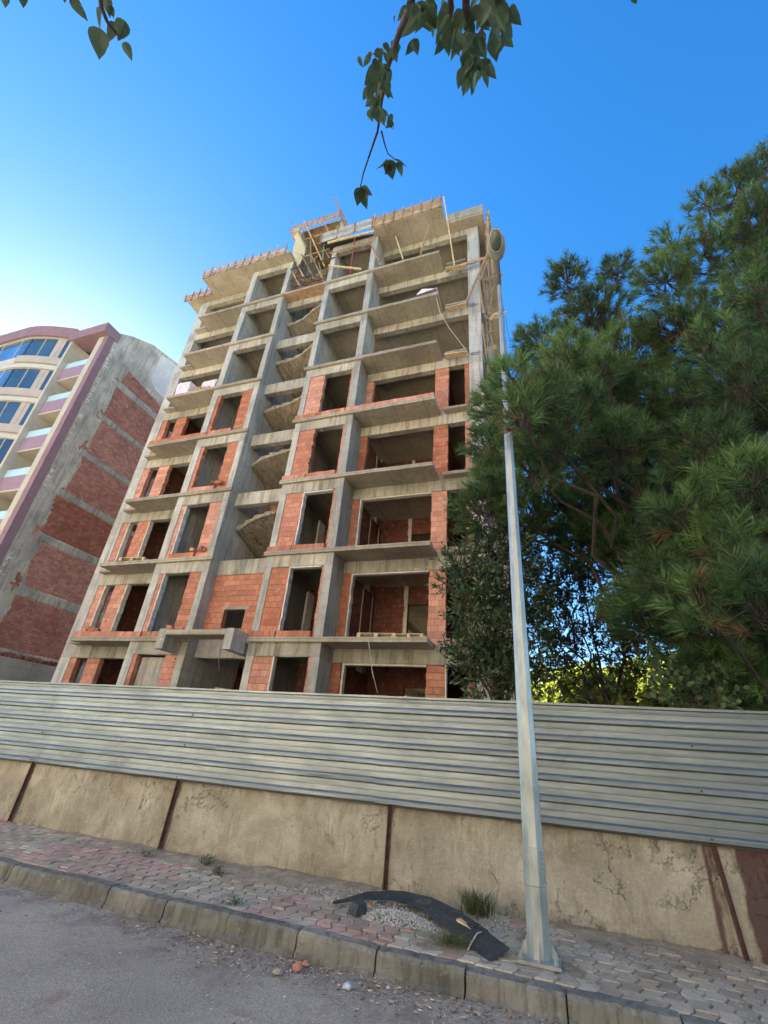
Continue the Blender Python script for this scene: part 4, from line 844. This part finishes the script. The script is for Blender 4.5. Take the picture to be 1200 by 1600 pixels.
loosepile(-12.45, -11.95, 12.46, 12.6, ZS(1)+RH, 6, 'few loose bricks on the sill above the left end of the entrance canopy', 1)
loosepile(-16.7, -15.9, 12.52, 12.7, ZS(1)+RH, 7, 'low heap of broken bricks on the lowest left balcony edge', 2)
loosepile(-12.5, -11.9, 12.46, 12.6, ZS(2)+RH, 5, 'loose bricks at the right end of the second left sill', 4); loosepile(-12.4, -11.95, 12.46, 12.6, ZS(3)+RH, 4, 'loose bricks at the right end of the third left sill', 5)
# timber arch debris inside the ground floor passage
mb = MB()
for k in range(14):
    a = Vector((-10.9+k*.14, 13.6, 2.15+.45*math.sin(k/13*math.pi))); mb.bar(a, a+Vector((.16, .05, .05*math.cos(k/13*math.pi))), .12, .05, random.uniform(.7, 1.3))
mb.bar((-10.5, 13.3, 2.95), (-9.15, 13.3, 2.85), .06, .2); tag(mb.build('arch_shutter', PALLET), 'curved timber shutter lying in the dark ground floor passage under the canopy', 'shutter')
# ------------------------------------------------------------------ neighbouring apartment block
NX, NY = -25.8, 13.52
NB = empty('neighbour_block', (-30, 16, .9), 'older apartment block with curved glazed bays and a bare red brick party wall', 'building')
def npart(name, mat, mb, smooth=False): return mb.build(name, mat, NB, smooth)
mb = MB(); Yb = 30.0
side = [(NY+.45, 0), (Yb, 0), (Yb, 28.3), (22, 28.0), (18.8, 27.5), (16.5, 27.0), (14.9, 26.1), (NY+.45, 25.38)]
mb.prism(side, 'x', NX-.35, NX); npart('party_wall', C_PARTY, mb)
mb = MB(); mb.box(NX-.35, NX+.02, NY, NY+.45, 0, 24.6); npart('corner_pilaster', PURPLE, mb)
PAN = [(19.4, 21.75), (16.5, 18.95), (13.6, 16.05), (10.85, 13.15), (7.9, 10.3), (4.75, 7.3)]
for i, (a, c) in enumerate(PAN):
    mb = MB(); yl = [15.4, 15.45, 15.35, 15.0, 15.35, 15.2][i]; n = 10
    n = int((c-a)/.14); L = []; q = yl
    for j in range(n+1):
        q = yl+(.10*math.sin(j*.31+i*2)+.06*random.uniform(-1, 1))*(.25 if i < 2 else 1)
        L += [(q, a+(c-a)*j/n)] if j in (0, n) else [(L[-1][0], a+(c-a)*j/n), (q, a+(c-a)*j/n)]
    mb.prism(L[::-1]+[(26, a), (26, c)], 'x', NX+.001, NX+.030); npart('brick_panel', B_OLD, mb)
    mb = MB(); n = 18; zt = c+.06; zl = c+.42
    P = [(15.0+(10*j/n), zl+.03*math.sin(j*3+i)) for j in range(n+1)]+[(25.0-(10*j/n), zt+.03*math.sin(j*2.1+i)) for j in range(n+1)]
    mb.prism(P[::-1], 'x', NX+.002, NX+.05); npart('ring_beam', C_PARTY, mb)
mb = MB(); mb.prism([(15.5, 22.35), (26, 22.35), (26, 23.1), (19, 23.1), (15.7, 23.5)], 'x', NX+.001, NX+.028); npart('brick_panel', B_OLD, mb)
mb = MB(); mb.prism([(17.3, 24.4), (18.0, 23.9), (26, 23.6), (26, 27.6), (18.8, 27.25), (17.4, 26.9)], 'x', NX+.001, NX+.03); npart('white_block_patch', simple('white_block', (.58, .58, .55), .9, 0, .12, 2, .3), mb)
for i, (y, z) in enumerate(((15.25, 18.95), (15.15, 16.2), (15.05, 13.3), (14.75, 10.5), (15.0, 7.45), (15.3, 21.9))):
    mb = MB(); L = []; Rr = []; n = random.randint(3, 7)
    for k in range(n): h_ = random.uniform(.04, .2)*math.sin(math.pi*(k+.6)/n)+.05; o_ = random.uniform(-.1, .1); L += [(y-h_+o_, z+k*.14), (y-h_+o_, z+k*.14+.139)]; Rr += [(y+h_+o_, z+k*.14), (y+h_+o_, z+k*.14+.139)]
    mb.prism(L[::-1]+Rr, 'x', NX+.001, NX+.018); npart('exposed_brick', B_OLD, mb)
for i, (z0, z1) in enumerate(((22.2, 24.2), (19.3, 21.4), (15.6, 18.6), (12.4, 14.6), (6.6, 9.2))):
    mb = MB()
    for j in range(int((z1-z0)/.11)):
        if random.random() < .75: q = NY+.5+random.uniform(0, .05); mb.box(NX+.001, NX+.035, q, q+random.uniform(.08, .28), z0+j*.11, z0+j*.11+.085, random.uniform(.6, 1.1))
    tag(npart('broken_tile_strip', PLASTER, mb), kind='stuff')
mb = MB(); mb.box(NX+.001, NX+.25, 14, 24, .9, 4.35); npart('block_base', C_BLOCK, mb)
mb = MB()
for _ in range(150):
    y = random.uniform(14.2, 20); mb.bar((NX+.12, y, 4.4), (NX+.12+random.uniform(-.1, .1), y+random.uniform(.05, .2), 4.38+random.uniform(0, .22)), .12, .09, random.uniform(.5, 1.2))
npart('rubble_edge', B_OLD, mb)
# front: body, recess with balconies, cream strips, curved bays
mb = MB(); mb.box(-42, -28.8, 14.6, Yb, 0, 25.2); mb.box(-28.8, NX-.36, 14.9, Yb, 0, 25.2); npart('body', CREAM, mb)
mb = MB(); mb.box(-26.62, -26.16, NY-.02, 14.9, 0, 24.62); mb.box(-28.95, -28.72, NY-.3, 14.9, 0, 24.62); npart('cream_pier', CREAM, mb)
mb = MB(); mb.box(-29.2, NX+.06, NY-.42, 14.2, 24.62, 25.4); npart('cornice', PURPLE, mb)
for i in range(8):
    z = 21.35-2.83*i
    mb = MB(); mb.box(-28.715, -26.625, NY+.02, 14.88, z-.12, z-.003); npart('balcony_floor', CREAM, mb)
    mb = MB(); mb.box(-28.715, -26.625, NY-.0, NY+.12, z, z+.9); npart('balcony_parapet', LILAC, mb)
    mb = MB(); mb.box(-28.7, -26.64, NY+.05, NY+.06, z+.9, z+1.45); npart('balcony_glass', GLASS_BA, mb)
    mb = MB(); mb.box(-28.3, -27.0, 14.84, 14.895, z+.1, z+2.3); f = npart('balcony_door', CREAM2, mb)
    mb = MB(); mb.box(-28.22, -27.66, 14.82, 14.838, z+.2, z+2.2); mb.box(-27.62, -27.08, 14.82, 14.838, z+.2, z+2.2); mb.build('door_glass', GLASS_DK, f)
def bayline(off):
    P = []
    for t in np.linspace(0, 1, 15): a = t*math.pi/2; P.append((-28.9-3.7*t-.0, NY-.15-1.05*math.sin(a*1.0)-off))
    P += [(-34.5, NY-1.22-off), (-42, NY-1.35-off)]
    return P
def band(off, z0, z1, depth, nm, m, a=0, bnd=99):
    mb = MB(); L = bayline(off)[a:bnd]; P = []
    for x, y in L: P += [(x, y, z0), (x, y, z1), (x, y+depth, z0), (x, y+depth, z1)]
    F = []
    for i in range(len(L)-1): q = i*4; F += [(q, q+1, q+5, q+4), (q+2, q+6, q+7, q+3), (q, q+4, q+6, q+2), (q+1, q+3, q+7, q+5)]
    F += [(0, 2, 3, 1), (len(P)-4, len(P)-3, len(P)-1, len(P)-2)]
    mb.add(P, F); return npart(nm, m, mb)
band(.18, 24.95, 25.85, 2.6, 'curved_cornice', PURPLE)
for i in range(8):
    z = 24.92-2.83*i
    wf = band(-.12, z-1.85, z, .25, 'window_band', GLASS_DK, 0, 12); band(-.10, z-1.85, z, .25, 'window_band', GLASS_BL, 11, 99)
    for j, (x, y) in enumerate(bayline(-.09)):
        if j in (0, 3, 7, 11, 14, 15):
            mb = MB(); mb.box(x-.035, x+.035, y, y+.1, z-1.85, z); mb.build('mullion', GRAYB if j != 11 else DARKST, wf)
    if i % 2 == 0 or i == 1:
        mb = MB(); (xa, ya), (xb, yb) = bayline(-.10)[2], bayline(-.10)[4]; mb.add([(xa, ya, z-1.84), (xb, yb, z-1.84), (xb, yb, z-.01), (xa, ya, z-.01)], [(0, 1, 2, 3)]); mb.add([(xa, ya+.02, z-1.84), (xb, yb+.02, z-1.84), (xb, yb+.02, z-.01), (xa, ya+.02, z-.01)], [(3, 2, 1, 0)]); mb.build('curtain', GRAYB, wf)
    band(.12, z-2.42, z-1.852, .3, 'parapet_band', GRAYB, 0, 12); band(0.0, z-2.5, z-2.42, .3, 'grey_joint', GREYTOP); band(.02, z-2.828, z-2.50, .5, 'spandrel', CREAM2); band(-.02, z-2.42, z-1.852, .2, 'spandrel', CREAM2, 11, 99); band(.02, z, z+.025, .5, 'spandrel', CREAM2)  # narrow grey joint band between parapet and spandrel
kids(NB)
SUNR = simple('sunny_render', (.80, .73, .60), .9, 0, .06, 1, 0)
# ------------------------------------------------------------------ buildings across the street, behind the camera: sunlit, they light the shaded side
for i, (x0, x1, h, y, m) in enumerate(((-34, -16, 24, -11, SUNR), (-14, 4, 22, -11, SUNR), (5.5, 24, 24, -11, simple('dark_reflected_render', (.11, .10, .075), .9, 0, .1, 1, 0)))):  # last block is unseen, coloured dark to dim the fence's reflection
    t = empty('street_block', ((x0+x1)/2, y, 0), ['cream', 'pale', 'unseen, reflection-darkening'][i]+' rendered apartment block across the street behind the viewer, '+['left', 'middle', 'right'][i]+' one', 'building')
    mb = MB(); mb.box(x0, x1, y-12, y, 0, h); mb.build('wall', m, t)
    for a in range(int(h/3)):
        mb = MB(); mb.box(x0+1, x1-1, y+.003, y+1.0, a*3+3.0, a*3+3.12); mb.build('balcony_slab', CREAM2, t)
        for c in range(5):
            xx = x0+1.5+c*3.2; mb = MB(); mb.box(xx, xx+1.6, y+.003, y+.05, a*3+.9, a*3+2.3); mb.build('window', GLASS_DK, t)
    kids(t)
# ------------------------------------------------------------------ trees
def nrm(a): return a/np.maximum(np.linalg.norm(a, axis=-1, keepdims=True), 1e-9)
def shoots(bases, dirs, n_needle, nlen, slen, w_, tints):
    """bottle-brush shoots: thin tapered needles pointing forward round a short stem"""
    B = np.repeat(bases, n_needle, 0); D = np.repeat(dirs, n_needle, 0); T = np.repeat(tints, n_needle); n = len(B)
    t = rng.random(n)[:, None]; root = B+D*(t*slen)
    rnd = nrm(rng.normal(size=(n, 3))); side_ = nrm(rnd-D*(rnd*D).sum(1, keepdims=True))
    fwd = rng.uniform(.55, 1.1, (n, 1))+t*.7; nd = nrm(D*fwd+side_); nd[:, 2] -= .10; nd = nrm(nd)
    L = nlen*rng.uniform(.7, 1.15, (n, 1)); tip = root+nd*L; q = nrm(np.cross(nd, rng.normal(size=(n, 3))))*w_
    V = np.stack([root-q, root+q, tip], 1)
    return V.reshape(-1, 3), np.repeat(np.clip(T+rng.normal(0, .10, n), 0, 1), 3)
def leaves(P, D, ln, wd, tints):
    n = len(P); nn = nrm(np.cross(D, rng.normal(size=(n, 3)))); s = nrm(np.cross(D, nn)); L = ln*rng.uniform(.65, 1.15, (n, 1)); W = wd*rng.uniform(.7, 1.1, (n, 1))
    a = P; b_ = P+D*L*.45+s*W+nn*W*.3; c = P+D*L; d = P+D*L*.45-s*W+nn*W*.3
    return np.stack([a, b_, c, d], 1).reshape(-1, 3), np.repeat(np.clip(tints, 0, 1), 4)
def limb(mb, a, c, r0, r1, seg=6, wob=.12, n=6):
    a, c = Vector(a), Vector(c); L = (c-a).length; pts = []
    for i in range(seg+1):
        t = i/seg; p = a.lerp(c, t); s_ = math.sin(math.pi*t)*L*wob
        pts.append(p+Vector((random.uniform(-.5, .5)*s_, random.uniform(-.5, .5)*s_, random.uniform(-.2, .5)*s_)))
    mb.tube(pts, [r0+(r1-r0)*i/seg for i in range(seg+1)], n); return pts
def pine(name, base, lean, top, lobes, label, seed, dens=1.0, group=None):
    global rng; rng = np.random.default_rng(seed); random.seed(seed)
    t = empty(name, base, label, 'pine tree', group); tr = MB(); base = Vector(base); topv = Vector(top)
    trunk = [base.lerp(topv, i/10)+Vector((.25*math.sin(i*.9+seed), .2*math.cos(i*.7), 0)) for i in range(11)]; trunk[0] = base
    tr.tube(trunk, [.24*(1-i/11.5)+.02 for i in range(11)], 9); tr.build('trunk', BARK, t, True)
    lm = MB(); Bs, Ds, Ts = [], [], []
    for (px, py, Y, R) in lobes:
        c = at(px, py, Y); zt = max(base.z+.8, min(topv.z-.5, c.z-.9-.25*R)); f = (zt-base.z)/(topv.z-base.z); st = trunk[int(f*10)]
        limb(lm, st, c, .045+.02*R, .018, 6, .14)
        lt = random.uniform(.08, .85); n = int(dens*250*R*R)
        for _ in range(n):
            v = Vector((random.gauss(0, 1), random.gauss(0, 1), random.gauss(0, 1)*.9+.15)).normalized(); rr = R*(random.random()**.22)*random.uniform(.55, 1.08)
            # gaps: drop shoots in a few random hollows
            if math.sin(v.x*5+px)*math.sin(v.y*4+py*.7)*math.sin(v.z*4.5+R*9) > .27: continue
            p = c+v*rr*1.0; d = (v*1.0+Vector((0, 0, .75))+(p-Vector(st)).normalized()*.5).normalized()
            if rr < R*.45 and random.random() < .5: continue
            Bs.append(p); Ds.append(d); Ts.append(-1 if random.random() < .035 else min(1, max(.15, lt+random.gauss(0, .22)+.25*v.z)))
            if random.random() < .22:
                m_ = c.lerp(p, .35)+Vector((0, 0, -.08)); lm.tube([c.lerp(p, .0), m_, p, p+d*.15], [.013, .010, .007, .005], 4, cap=False)
            else: lm.tube([p-d*random.uniform(.2, .4), p+d*.2], [.006, .004], 3, cap=False)
    lm.build('limbs', BARK, t, True)
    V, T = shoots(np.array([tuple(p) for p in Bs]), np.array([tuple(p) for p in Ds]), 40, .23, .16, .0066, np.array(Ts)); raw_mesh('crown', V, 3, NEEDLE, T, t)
    kids(t); return t
P1 = [(885, 440, 9.6, .62), (965, 430, 9.8, .55), (925, 500, 9.4, .9), (845, 545, 9.0, .72), (890, 590, 8.6, .9), (985, 560, 9.4, 1.0), (795, 590, 8.2, .50), (775, 640, 7.9, .55), (830, 660, 8.0, .8), (765, 700, 7.8, .50), (800, 740, 7.8, .7), (900, 690, 8.2, 1.0), (980, 670, 8.6, 1.05), (750, 800, 7.7, .5), (820, 810, 7.8, .6), (880, 790, 8.2, .85), (960, 780, 8.4, 1.0), (1040, 740, 9.0, 1.0), (1020, 620, 9.6, 1.0), (930, 850, 8.6, .75), (1000, 860, 8.4, .8), (860, 620, 7.6, .6), (940, 610, 7.9, .7), (760, 760, 7.6, .38), (800, 590, 4.85, .20), (818, 645, 4.8, .26), (845, 625, 5.2, .4), (862, 690, 5.6, .42), (900, 640, 6.0, .45), (962, 700, 6.2, .5), (885, 560, 6.4, .42), (832, 735, 6.0, .36), (935, 590, 6.4, .4)]
pine('pine_tree', (2.5, 9.6, .92), 0, (2.1, 9.9, 13.4), P1, 'dark green long-needled pine directly behind the fence and lamp post', 11, 1.45)
P2 = [(1195, 262, 9.2, .55), (1150, 300, 9.2, .7), (1105, 320, 9.0, .5), (1185, 350, 9.0, .8), (1045, 385, 9.0, .50), (1040, 440, 8.8, .75), (1100, 400, 9.0, .75), (1180, 440, 8.8, .9), (1110, 500, 8.8, .85), (1060, 520, 8.6, .85), (1190, 540, 8.8, .9), (1130, 600, 8.6, .9), (1070, 640, 8.2, .8), (1195, 660, 8.6, 1.0), (1120, 720, 8.4, .8), (1180, 780, 8.0, .9), (1110, 820, 7.8, .85), (1050, 850, 7.6, .6), (1190, 880, 7.8, .9), (1120, 920, 7.6, .75), (1040, 930, 7.5, .6), (1180, 980, 7.6, .85), (1100, 1000, 7.5, .65), (1020, 980, 7.6, .5), (1190, 1050, 7.7, .7), (1120, 1055, 7.6, .5), (1230, 350, 9, 1.2), (1240, 600, 8.6, 1.2), (1240, 850, 8.2, 1.2), (1245, 480, 9.4, 1.2), (1240, 1000, 8.0, 1.0), (980, 960, 7.9, .42), (1100, 700, 6.2, .5), (1060, 800, 6.0, .42), (1130, 860, 6.0, .42), (1090, 945, 5.9, .4), (1175, 760, 6.0, .5), (1150, 600, 6.5, .5), (1020, 900, 6.3, .35), (1170, 930, 5.9, .42), (1110, 540, 6.8, .45), (1180, 470, 7.0, .5)]
pine('pine_tree', (5.3, 9.6, .92), 0, (6.0, 9.8, 16.2), P2, 'taller long-needled pine at the right edge with boughs drooping to the fence top', 12, 1.15)
def leafy(name, base, lobes, ll, lw, mat, label, cat, seed, dens, stems=5, droop=0., group=None, rstem=.05, spray=True):
    global rng; rng = np.random.default_rng(seed); random.seed(seed)
    t = empty(name, base, label, cat, group); tr = MB(); base = Vector(base); Ps, Ds, Ts = [], [], []
    tr.tube([base, base+Vector((.05, 0, .6)), base+Vector((.0, .05, 1.3))], [rstem*1.3, rstem, rstem*.8], 7); fork = base+Vector((0, .04, 1.2))
    for (px, py, Y, R) in lobes:
        c = at(px, py, Y); limb(tr, fork if c.z > fork.z+.3 else base+Vector((0, 0, .5)), c, rstem*.55, .012, 6, .12, 5); lt = random.uniform(.25, .7)
        for _ in range(int(dens*R*R*190)):
            v = Vector((random.gauss(0, 1), random.gauss(0, 1), random.gauss(0, 1))).normalized(); p = c+v*R*random.random()**.4*1.05
            d = (v+Vector((0, 0, .7-droop))).normalized(); L = random.uniform(.2, .42)
            if random.random() < .35: tr.tube([c.lerp(p, .3), p], [.008, .004], 3, cap=False)
            tr.tube([p-d*.08, p+d*L], [.005, .002], 3, cap=False)
            for k in range(11):
                f = k/11; s = d.cross(Vector((random.gauss(0, 1), random.gauss(0, 1), random.gauss(0, 1)))).normalized()
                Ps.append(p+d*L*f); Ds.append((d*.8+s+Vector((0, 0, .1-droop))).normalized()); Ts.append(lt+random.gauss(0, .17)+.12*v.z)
    tr.build('trunk', BARK, t, True)
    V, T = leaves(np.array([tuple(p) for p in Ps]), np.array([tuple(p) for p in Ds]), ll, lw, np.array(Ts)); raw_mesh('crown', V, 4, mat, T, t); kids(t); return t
L1 = [(720, 885, 7.6, .28), (745, 920, 7.7, .36), (705, 915, 7.6, .2), (740, 965, 7.6, .34), (765, 1010, 7.6, .42), (735, 1030, 7.5, .26), (775, 930, 7.9, .4), (760, 1060, 7.6, .35), (800, 870, 8.2, .5), (810, 1040, 7.9, .4), (760, 860, 8.2, .35), (820, 960, 8.4, .45)]
leafy('laurel_tree', (-.75, 7.7, .92), L1, .115, .019, LAUREL, 'narrow-leaved laurel shrub behind the fence, left of the lamp post', 'shrub', 21, 3.4)
L2 = [(860, 900, 9.6, .8), (900, 960, 9.8, .7), (850, 1000, 9.6, .6), (930, 1020, 10, .6), (880, 1050, 9.8, .5), (960, 900, 10, .8), (980, 1000, 10, .6), (900, 850, 10, .8), (1000, 1040, 10, .45), (840, 940, 9.4, .45)]
leafy('bay_tree', (1.1, 10.2, .92), L2, .11, .024, DARKLF, 'dark loose-leaved tree under the pine, seen against the bright sky', 'tree', 22, 1.15)
L3 = [(1100, 700, 11.5, 1.3), (1180, 600, 12, 1.3), (1150, 850, 11, 1.4), (1050, 900, 11, 1.0), (1080, 800, 11.5, 1.1), (1200, 980, 10.5, 1.3), (1190, 760, 12, 1.2), (1110, 980, 10.5, .9)]
leafy('broadleaf_tree', (4.2, 11.4, .92), L3, .12, .028, DARKLF, 'dark broad-leaved tree filling the shade behind the two pines', 'tree', 23, 1.1)
for i, (px, Y, h, R) in enumerate(((905, 27, 3.1, 1.6), (985, 30, 3.4, 2.0), (1060, 28, 2.7, 1.7), (1130, 32, 3.2, 2.0), (860, 33, 2.8, 1.6))):
    bx_ = at(px, 1085, Y); c = [(px+random.uniform(-25, 25), 1085-random.uniform(-15, 14), Y+random.uniform(-1, 1), R*random.uniform(.5, .8)) for _ in range(6)]
    leafy('sunlit_tree', (bx_.x, Y, .92), c, .30, .10, SUNLF, ['sunlit yellow-green tree just right of the lamp post, far behind the fence', 'sunlit yellow-green tree far behind, in the middle of the gap under the pines', 'sunlit yellow-green tree far behind, under the drooping pine boughs', 'sunlit yellow-green tree far behind, almost hidden at the right', 'sunlit yellow-green tree far behind, glimpsed left of the gap'][i], 'tree', 30+i, .9, rstem=.09, group='sunlit trees beyond the yard')
# small bright vine leaves over the fence top
b3 = [(1045, 1082, 6.7, .13), (1085, 1092, 6.7, .12), (1120, 1098, 6.7, .10)]
leafy('vine', (2.4, 6.9, .92), b3, .09, .04, WEED, 'small light green vine with rounded leaves peeping over the fence top', 'vine', 41, 5.0, rstem=.012)
# ------------------------------------------------------------------ the tree whose branches hang into the view from above
random.seed(5); HT = empty('overhanging_tree', (3.4, -3.2, 0), 'broad-leaved tree whose twigs with limp heart-shaped leaves hang in from above', 'tree')
mb = MB(); trunkp = [Vector(p) for p in ((3.4, -3.2, 0), (3.35, -3.2, 1.6), (3.1, -3.0, 3.0), (2.3, -2.2, 4.2), (1.2, -1.1, 4.9), (.3, -.2, 4.9))]; mb.tube(trunkp, [.18, .15, .13, .09, .055, .03], 10); mb.build('trunk', BARK, HT, True)
lf = MB(); tw_ = MB()
def atd(px, py, k): return Vector((0, 0, CAMZ)) + ray(px, py).normalized()*(2.15*k)
def hleaf(base, d, L, W, tint, curl=.3, roll=0.):
    d = Vector(d).normalized(); view = (Vector((0, 0, CAMZ))-Vector(base)).normalized(); n_ = (view+Vector((random.gauss(0, .55), random.gauss(0, .55), random.gauss(0, .55)))); n_ = (n_-d*n_.dot(d)).normalized(); s = d.cross(n_)
    prof = [(0, .0), (.04, .30), (.16, .52), (.34, .56), (.52, .47), (.70, .32), (.86, .14), (1.0, .0)]
    P = []; Fs = []; fold = random.uniform(.1, .5)
    for t, w_ in prof:
        q = Vector(base)+d*(L*t)-n_*(curl*L*t*t)
        P += [q+s*(W*w_)+n_*(W*w_*fold), q, q-s*(W*w_)+n_*(W*w_*fold*random.uniform(.6, 1.2))]
    for i in range(len(prof)-1): Fs += [(i*3, i*3+1, i*3+4, i*3+3), (i*3+1, i*3+2, i*3+5, i*3+4)]
    lf.add(P, Fs, tint)
def twig(pts, Ys, r0, r1):
    P = [atd(x, y, Y) for (x, y), Y in zip(pts, Ys)]; tw_.tube(P, [r0+(r1-r0)*i/(len(P)-1) for i in range(len(P))], 6); return P
D0 = 1.0     # depth along Y of the hanging twigs
A_ = twig([(648, -30), (640, 15), (626, 45), (612, 85), (602, 120), (596, 160), (590, 205)], [.62, .70, .74, .78, .82, .86, .90], .009, .004)
twig([(590, 205), (578, 240), (568, 270), (563, 292)], [.90, .95, .98, 1.0], .004, .002); twig([(596, 205), (601, 225), (606, 240), (618, 250)], [.90, .93, .95, .96], .003, .0015)
twig([(730, -40), (728, 10), (735, 45), (743, 80), (742, 105)], [.60, .66, .70, .74, .76], .010, .003); twig([(790, -40), (775, 0), (762, 30), (745, 60)], [.6, .65, .68, .72], .007, .003); twig([(700, -40), (705, 10), (700, 40)], [.6, .66, .7], .008, .003)
twig([(215-60, -40), (158, 10), (168, 35), (180, 50), (188, 58)], [.75, .80, .84, .86, .87], .006, .002); twig([(100, -40), (110, 0)], [.75, .78], .006, .003)
upper = []
for e_ in ((648, -30, .62), (730, -40, .60), (790, -40, .6), (700, -40, .6), (155, -40, .75), (100, -40, .75), (20, -40, .75), (1000, -40, .6)):
    a_, z_ = atd(*e_), trunkp[-1]; pl = [a_.lerp(z_, q/8)+Vector((random.gauss(0, .035), random.gauss(0, .035), .30*math.sin(math.pi*q/8)+random.gauss(0, .02)))*(0 if q in (0, 8) else 1) for q in range(9)]
    tw_.tube(pl, [.007+.0016*q for q in range(9)], 6); upper += pl[2:]
def dn(px, py, Y, ang, L): # leaf direction: ang degrees in the picture plane, 90 = straight down
    a = atd(px, py, Y); c = atd(px+math.cos(rad(ang))*40, py+math.sin(rad(ang))*40, Y+random.uniform(-.03, .03)); return (c-a).normalized()
def Lp(px, py, Y, ang, ln, wf=.62, curl=None):    # ln in photo pixels
    a = atd(px, py, Y); c = atd(px+math.cos(rad(ang))*ln, py+math.sin(rad(ang))*ln, Y); L = (c-a).length; hleaf(a, c-a, L, L*wf, random.uniform(.1, .9), random.uniform(.0, .35) if curl is None else curl)
def cluster(cx_, cy_, Y, n, sx_, sy_, l0=22, l1=38, a0=50, a1=130):
    for _ in range(int(n*1.7)): Lp(cx_+random.gauss(0, sx_), cy_+random.gauss(0, sy_), Y+random.gauss(0, .04), random.uniform(a0, a1), random.uniform(l0, l1), random.uniform(.4, .7))
cluster(594, 100, .80, 12, 7, 10); cluster(590, 125, .82, 8, 8, 8); cluster(612, 75, .78, 7, 10, 6, 18, 28); cluster(590, 165, .86, 9, 7, 10, 18, 28); cluster(586, 88, .80, 5, 12, 6, 14, 24, 20, 170)
cluster(610, 185, .88, 3, 4, 3, 14, 18); Lp(616, 250, .95, 20, 24, .8); Lp(612, 250, .95, 110, 26, .8); Lp(608, 250, .95, 80, 32, .7); Lp(604, 248, .95, 120, 24, .6); Lp(620, 253, .95, 60, 24, .7)
for q in ((563, 292, 60, 24), (563, 293, 100, 30), (565, 292, 40, 22), (562, 292, 125, 18), (568, 300, 85, 28)): Lp(q[0], q[1], 1.0, q[2], q[3], .6)
cluster(665, 8, .70, 10, 12, 8, 28, 46); cluster(690, 18, .70, 9, 12, 10, 28, 44); cluster(715, 25, .70, 9, 10, 12, 28, 46); cluster(745, 10, .68, 9, 12, 10, 26, 42); cluster(775, 8, .66, 9, 11, 10, 28, 44); cluster(778, 45, .68, 5, 8, 10, 26, 40)
cluster(735, 60, .74, 9, 9, 8, 26, 40); cluster(740, 92, .76, 9, 10, 7, 28, 40); cluster(735, 112, .76, 6, 10, 5, 26, 38, 70, 110); cluster(700, 55, .72, 4, 5, 5, 26, 36); cluster(648, 62, .76, 2, 3, 3, 24, 28); cluster(757, 100, .76, 4, 6, 6, 20, 34, 60, 100); Lp(617, 24, .74, 100, 12, .5)
Lp(5, -12, .8, 80, 26, .7); Lp(35, -14, .8, 88, 27, .7); Lp(112, -8, .8, 60, 50, .55, .1); Lp(98, -16, .8, 80, 22, .6); Lp(160, 12, .83, 100, 36, .6, .1); Lp(158, 45, .85, 96, 48, .75, .1); Lp(172, 8, .82, 75, 22, .6); Lp(180, 35, .86, 110, 34, .5); Lp(195, 32, .87, 110, 34, .65); Lp(192, 66, .88, 60, 34, .6); Lp(165, -10, .82, 80, 40, .5)
Lp(988, -6, .7, 60, 14, .6); Lp(1000, -8, .7, 120, 14, .5)
for p_ in upper+trunkp[-2:]*12:
    for _ in range(7):
        q = Vector(p_)+Vector((random.gauss(0, .09), random.gauss(0, .09)-.03, random.gauss(.02, .05))); hleaf(q, Vector((random.gauss(0, .5), random.gauss(0, .5), -1)), random.uniform(.05, .085), random.uniform(.03, .055), random.uniform(.1, .9), random.uniform(0, .4))
tw_.build('twigs', TWIG, HT, True); lf.build('leaves', POPLF, HT); kids(HT)
